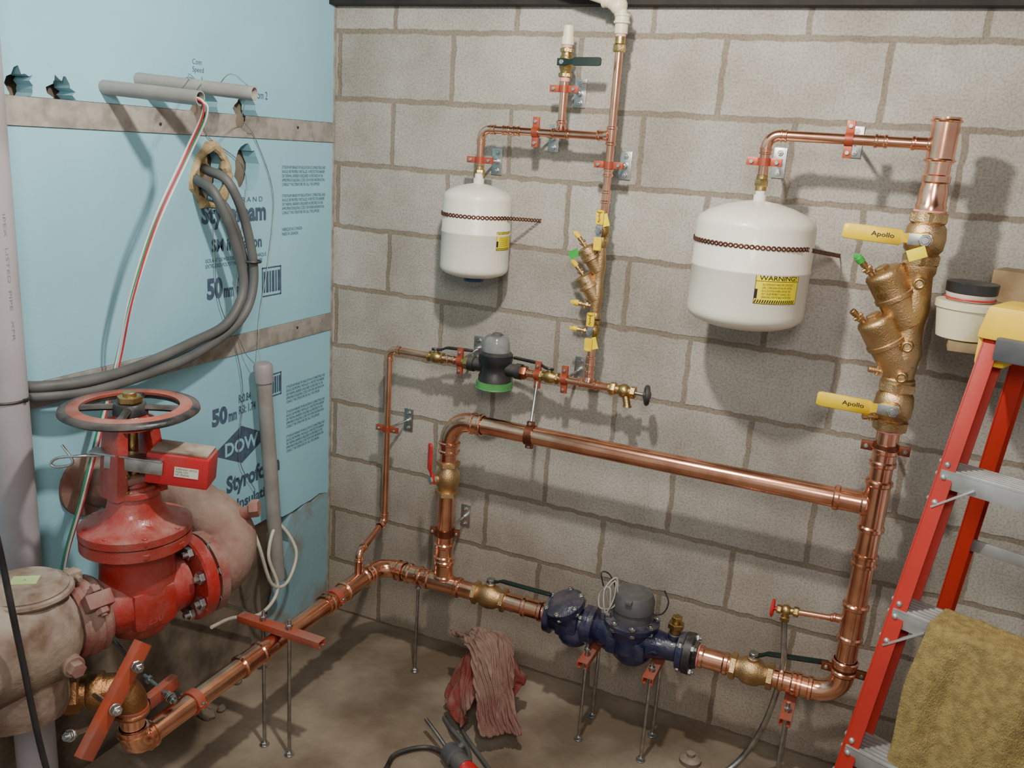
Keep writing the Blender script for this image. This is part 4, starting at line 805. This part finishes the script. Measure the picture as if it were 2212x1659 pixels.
def cloth(fn,nu,nv,name,mat,label,cat,th=.006,sub=1,disp=None):
    g=G();vs=[[g.bm.verts.new(fn(i/(nu-1),j/(nv-1))) for j in range(nv)] for i in range(nu)]
    for i in range(nu-1):
        for j in range(nv-1): g.bm.faces.new((vs[i][j],vs[i+1][j],vs[i+1][j+1],vs[i][j+1]))
    o=g.out(name,mat,label=label,cat=cat,ang=180);m=o.modifiers.new('s','SOLIDIFY');m.thickness=th
    if sub: m=o.modifiers.new('u','SUBSURF');m.levels=sub;m.render_levels=sub
    if disp:
        tx=bpy.data.textures.new('pile','CLOUDS');tx.noise_scale=disp[0];tx.noise_depth=2;m=o.modifiers.new('d','DISPLACE');m.texture=tx;m.strength=disp[1];m.mid_level=.5
    return o
sp=frail(.905)
def tw(u,v):
    s=.078+u*.25;L=v*.72-.14
    if L<0: d=-.045;z=.915+L;fo=.2
    elif L<.09: d=-.045+L;z=.918;fo=.1
    else: d=.05+.10*(L-.09);z=.916-(L-.09);fo=min(1,(L-.09)/.1)
    q=V((u*3.2,v*.9,3.3));fold=.030*noise.noise(q)+.008*noise.noise(V((u*9,v*2,1)))
    return sp+w_*(s-.05*(max(0,L-.09))+(.005*math.sin(v*9)+.010*noise.noise(V((v*4,u,7))))*fo)+f_*(d+(fold+.010)*fo+.012)+Z*(z-.905+.006*noise.noise(V((u*5,2,2)))-(0 if v<.99 else .010*math.sin(u*9)))
cloth(tw,100,130,'towel',TOWEL,'tan mustard terry towel draped over a ladder step','towel',.010,2,(.0022,.0032))
t=thing('shelf','brown board shelf fixed to the block wall beside riser','shelf',(2.03,-.15,1.34))
G().box((2.04,-.16,1.352),(.33,.32,.02)).out('board',WOOD,t)
G().box((2.1,-.02,1.30),(.04,.04,.10)).out('bracket',WOOD,t)
G().box((2.05,-.11,1.44),(.18,.10,.15),(V((.95,-.3,0)).normalized(),V((.3,.95,0)).normalized(),Z),.004).out('carton',WOOD,label='brown cardboard carton on the wall board beside the tub',cat='box')
t=thing('tub','stained cream plastic tub with red dotted rim on the board','tub',(1.905,-.25,1.362))
g=G();g.lathe((1.905,-.25,1.363),Z,[(0,.05),(.003,.057),(.07,.066),(.07,.070),(.084,.070),(.086,.068),(.088,0)],44);g.out('tub_body',TUBM,t)
t2=thing('jar','black lidded jar with red dotted band on the tub','jar',(1.905,-.25,1.452))
g=G();g.cyl((1.905,-.25,1.451),(1.905,-.25,1.468),.050,.052);g.out('jar_body',LABELW,t2)
g=G();g.cyl((1.905,-.25,1.468),(1.905,-.25,1.492),.054,.055);g.out('lid',BLACK,t2)
g=G();g.torus((1.905,-.25,1.456),Z,.0525,.0022,68,6);g.out('red_band',REDV,t2)
# ---------------------------------------------------------------- floor clutter
def heap(c,R,Rt,H,tail,ph,seed,name,mat,label):
    c=V(c);sv=V((seed*3.1,seed*1.7,seed))
    def fn(u,v):
        th=u*2*math.pi;dx,dy=math.cos(th),math.sin(th);nn=lambda k,m=1.,o=0: noise.noise(V((dx*k,dy*k,v*m+o))+sv)
        Rr_=R*(1+.25*nn(1.3,0,4))
        for ta,tl,tw_ in tail:
            d=(th-ta+math.pi)%(2*math.pi)-math.pi;Rr_+=tl*math.exp(-(d/tw_)**2)
        if v<.3: q=v/.3;r=Rt*q;z=H-.012*q*q
        else: q=(v-.3)/.7;r=Rt+(Rr_-Rt)*(q**1.25);z=(H-.012)*(1-q)**1.08
        r+=(.030*(1-abs(nn(2.6,.8,9))*2.4))*min(1,v*1.6)
        return c+V((dx*r,dy*r,max(.004,z)))
    return cloth(fn,150,46,name,mat,label,'rag',.004,1)
RL=(('faded red cloth rag heaped on the concrete floor',RAGR),('taupe cloth rag draped in folds onto the concrete floor',RAGB))
for i,(lb,mt_) in enumerate(RL):
    if RAGM[i] is not None:
        o=mk(RAGM[i],'rag',mt_,label=lb,cat='rag',ang=180)
        m=o.modifiers.new('s','SOLIDIFY');m.thickness=.003;m=o.modifiers.new('u','SUBSURF');m.levels=1;m.render_levels=1
    else: heap((.765+.07*i,-.285-.04*i,0),.12,.055,.27+.02*i,[(5.7-2*i,.1,.4)],1,2+i,'rag',mt_,lb)
cable('hose',[(.55,-.74,.012),(.663,-.69,.012),(.66,-.60,.012),(.724,-.53,.012),(.80,-.55,.02),(.86,-.62,.02)],.007,BLACK,'black rubber hose curled on the concrete floor','hose')
cable('hose',[(.70,-.38,.01),(.733,-.41,.012),(.77,-.45,.03),(.84,-.50,.03),(.88,-.56,.03)],.007,CABLE,'grey braided hose running under the rag','hose')
cable('hose',[(.73,-.36,.01),(.80,-.43,.012),(.93,-.53,.012),(1.02,-.60,.012)],.006,CABLE,'grey braided hose running under the rag','hose')
t=thing('torch_handle','dark hand torch with red grip lying on the floor','torch',(.86,-.60,.0))
d=V((.85,-.5,.0)).normalized();q=V((.79,-.535,.038));g=G();g.lathe(q,d,[(0,.014),(.01,.026),(.05,.030),(.055,.023),(.07,.027),(.10,.026)],24);g.cyl(q+d*.03,q+d*.03+V((.02,.03,.02)),.01);g.out('body',DGREY,t)
g=G();g.lathe(q+d*.10,d,[(0,.024)]+[(.005+i*.01+(j*.005),.027 if j else .022) for i in range(10) for j in (0,1)]+[(.12,.018)],20);g.out('grip',REDV,t)
g=G();g.tube([q,q-d*.05+Z*.01,q-d*.12+Z*.02],.006,10);g.out('nozzle',STEEL,t)
g=G();g.lathe((1.425,-.195,0),Z,[(0,.032),(.012,.032),(.018,.026),(.02,.012),(.030,.012),(.031,0)],28);g.out('floor_cap',DUSTW,label='dusty white plastic clean-out cap on the floor',cat='cap')
for i in range(6):
    g=G();c=V((random.uniform(.0,.10),random.uniform(-.8,-.35),0));s=random.uniform(.010,.024);g.sph(c+Z*s*.5,s,(random.uniform(.8,1.3),random.uniform(.8,1.3),.8),8)
    for v in g.bm.verts: v.co+=V([random.uniform(-.2,.2)*s for _ in range(3)])
    g.out('rubble',DIRTW,label='small lump of dusty concrete rubble beside the foam wall',cat='rubble',group='rubble lumps by the wall')
g=G();g.cyl((.02,-.42,.18),(.02,-.75,.42),.007,seg=10);g.out('ground_rod',STEEL,label='bare steel rod leaning low against the dirty wall',cat='rod')
# ---------------------------------------------------------------- light & camera
def alight(name,loc,e,size,col,target=None,typ='AREA'):
    l=bpy.data.lights.new(name,typ);l.energy=e;l.color=col[:3]
    if typ=='AREA': l.shape='DISK';l.size=size
    else: l.shadow_soft_size=size
    o=bpy.data.objects.new(name,l);COL.objects.link(o);o.location=loc
    if target: o.rotation_euler=(V(target)-V(loc)).to_track_quat('-Z','Y').to_euler()
    return o
alight('work_lamp',(1.15,-1.2,2.3),96,.035,(1,.95,.875),typ='POINT')
alight('fill_light',(1.9,-2.9,2.35),30,.6,(1,.95,.89),(.9,-.3,.7))  # added frontal fill behind the camera to lift the shadows, not a known lamp
w=bpy.data.worlds.new('w');bpy.context.scene.world=w;w.use_nodes=True;bg=w.node_tree.nodes['Background'];bg.inputs[0].default_value=(1,.985,.96,1);bg.inputs[1].default_value=.42
cam=bpy.data.cameras.new('camera');co=bpy.data.objects.new('camera',cam);COL.objects.link(co);bpy.context.scene.camera=co
yaw,pit,rol=-.40327,-.26411,.06896
Fv=V((math.sin(yaw)*math.cos(pit),math.cos(yaw)*math.cos(pit),math.sin(pit)));Rr=Fv.cross(Z).normalized();U0=Rr.cross(Fv)
Rc=Rr*math.cos(rol)+U0*math.sin(rol);Uc=-Rr*math.sin(rol)+U0*math.cos(rol)
mt=Matrix((Rc,Uc,-Fv)).transposed().to_4x4();mt.translation=V((1.7468,-2.48249,1.7195));co.matrix_world=mt
cam.sensor_fit='HORIZONTAL';cam.sensor_width=36;cam.lens=36*1900.14/2212;cam.clip_start=.02
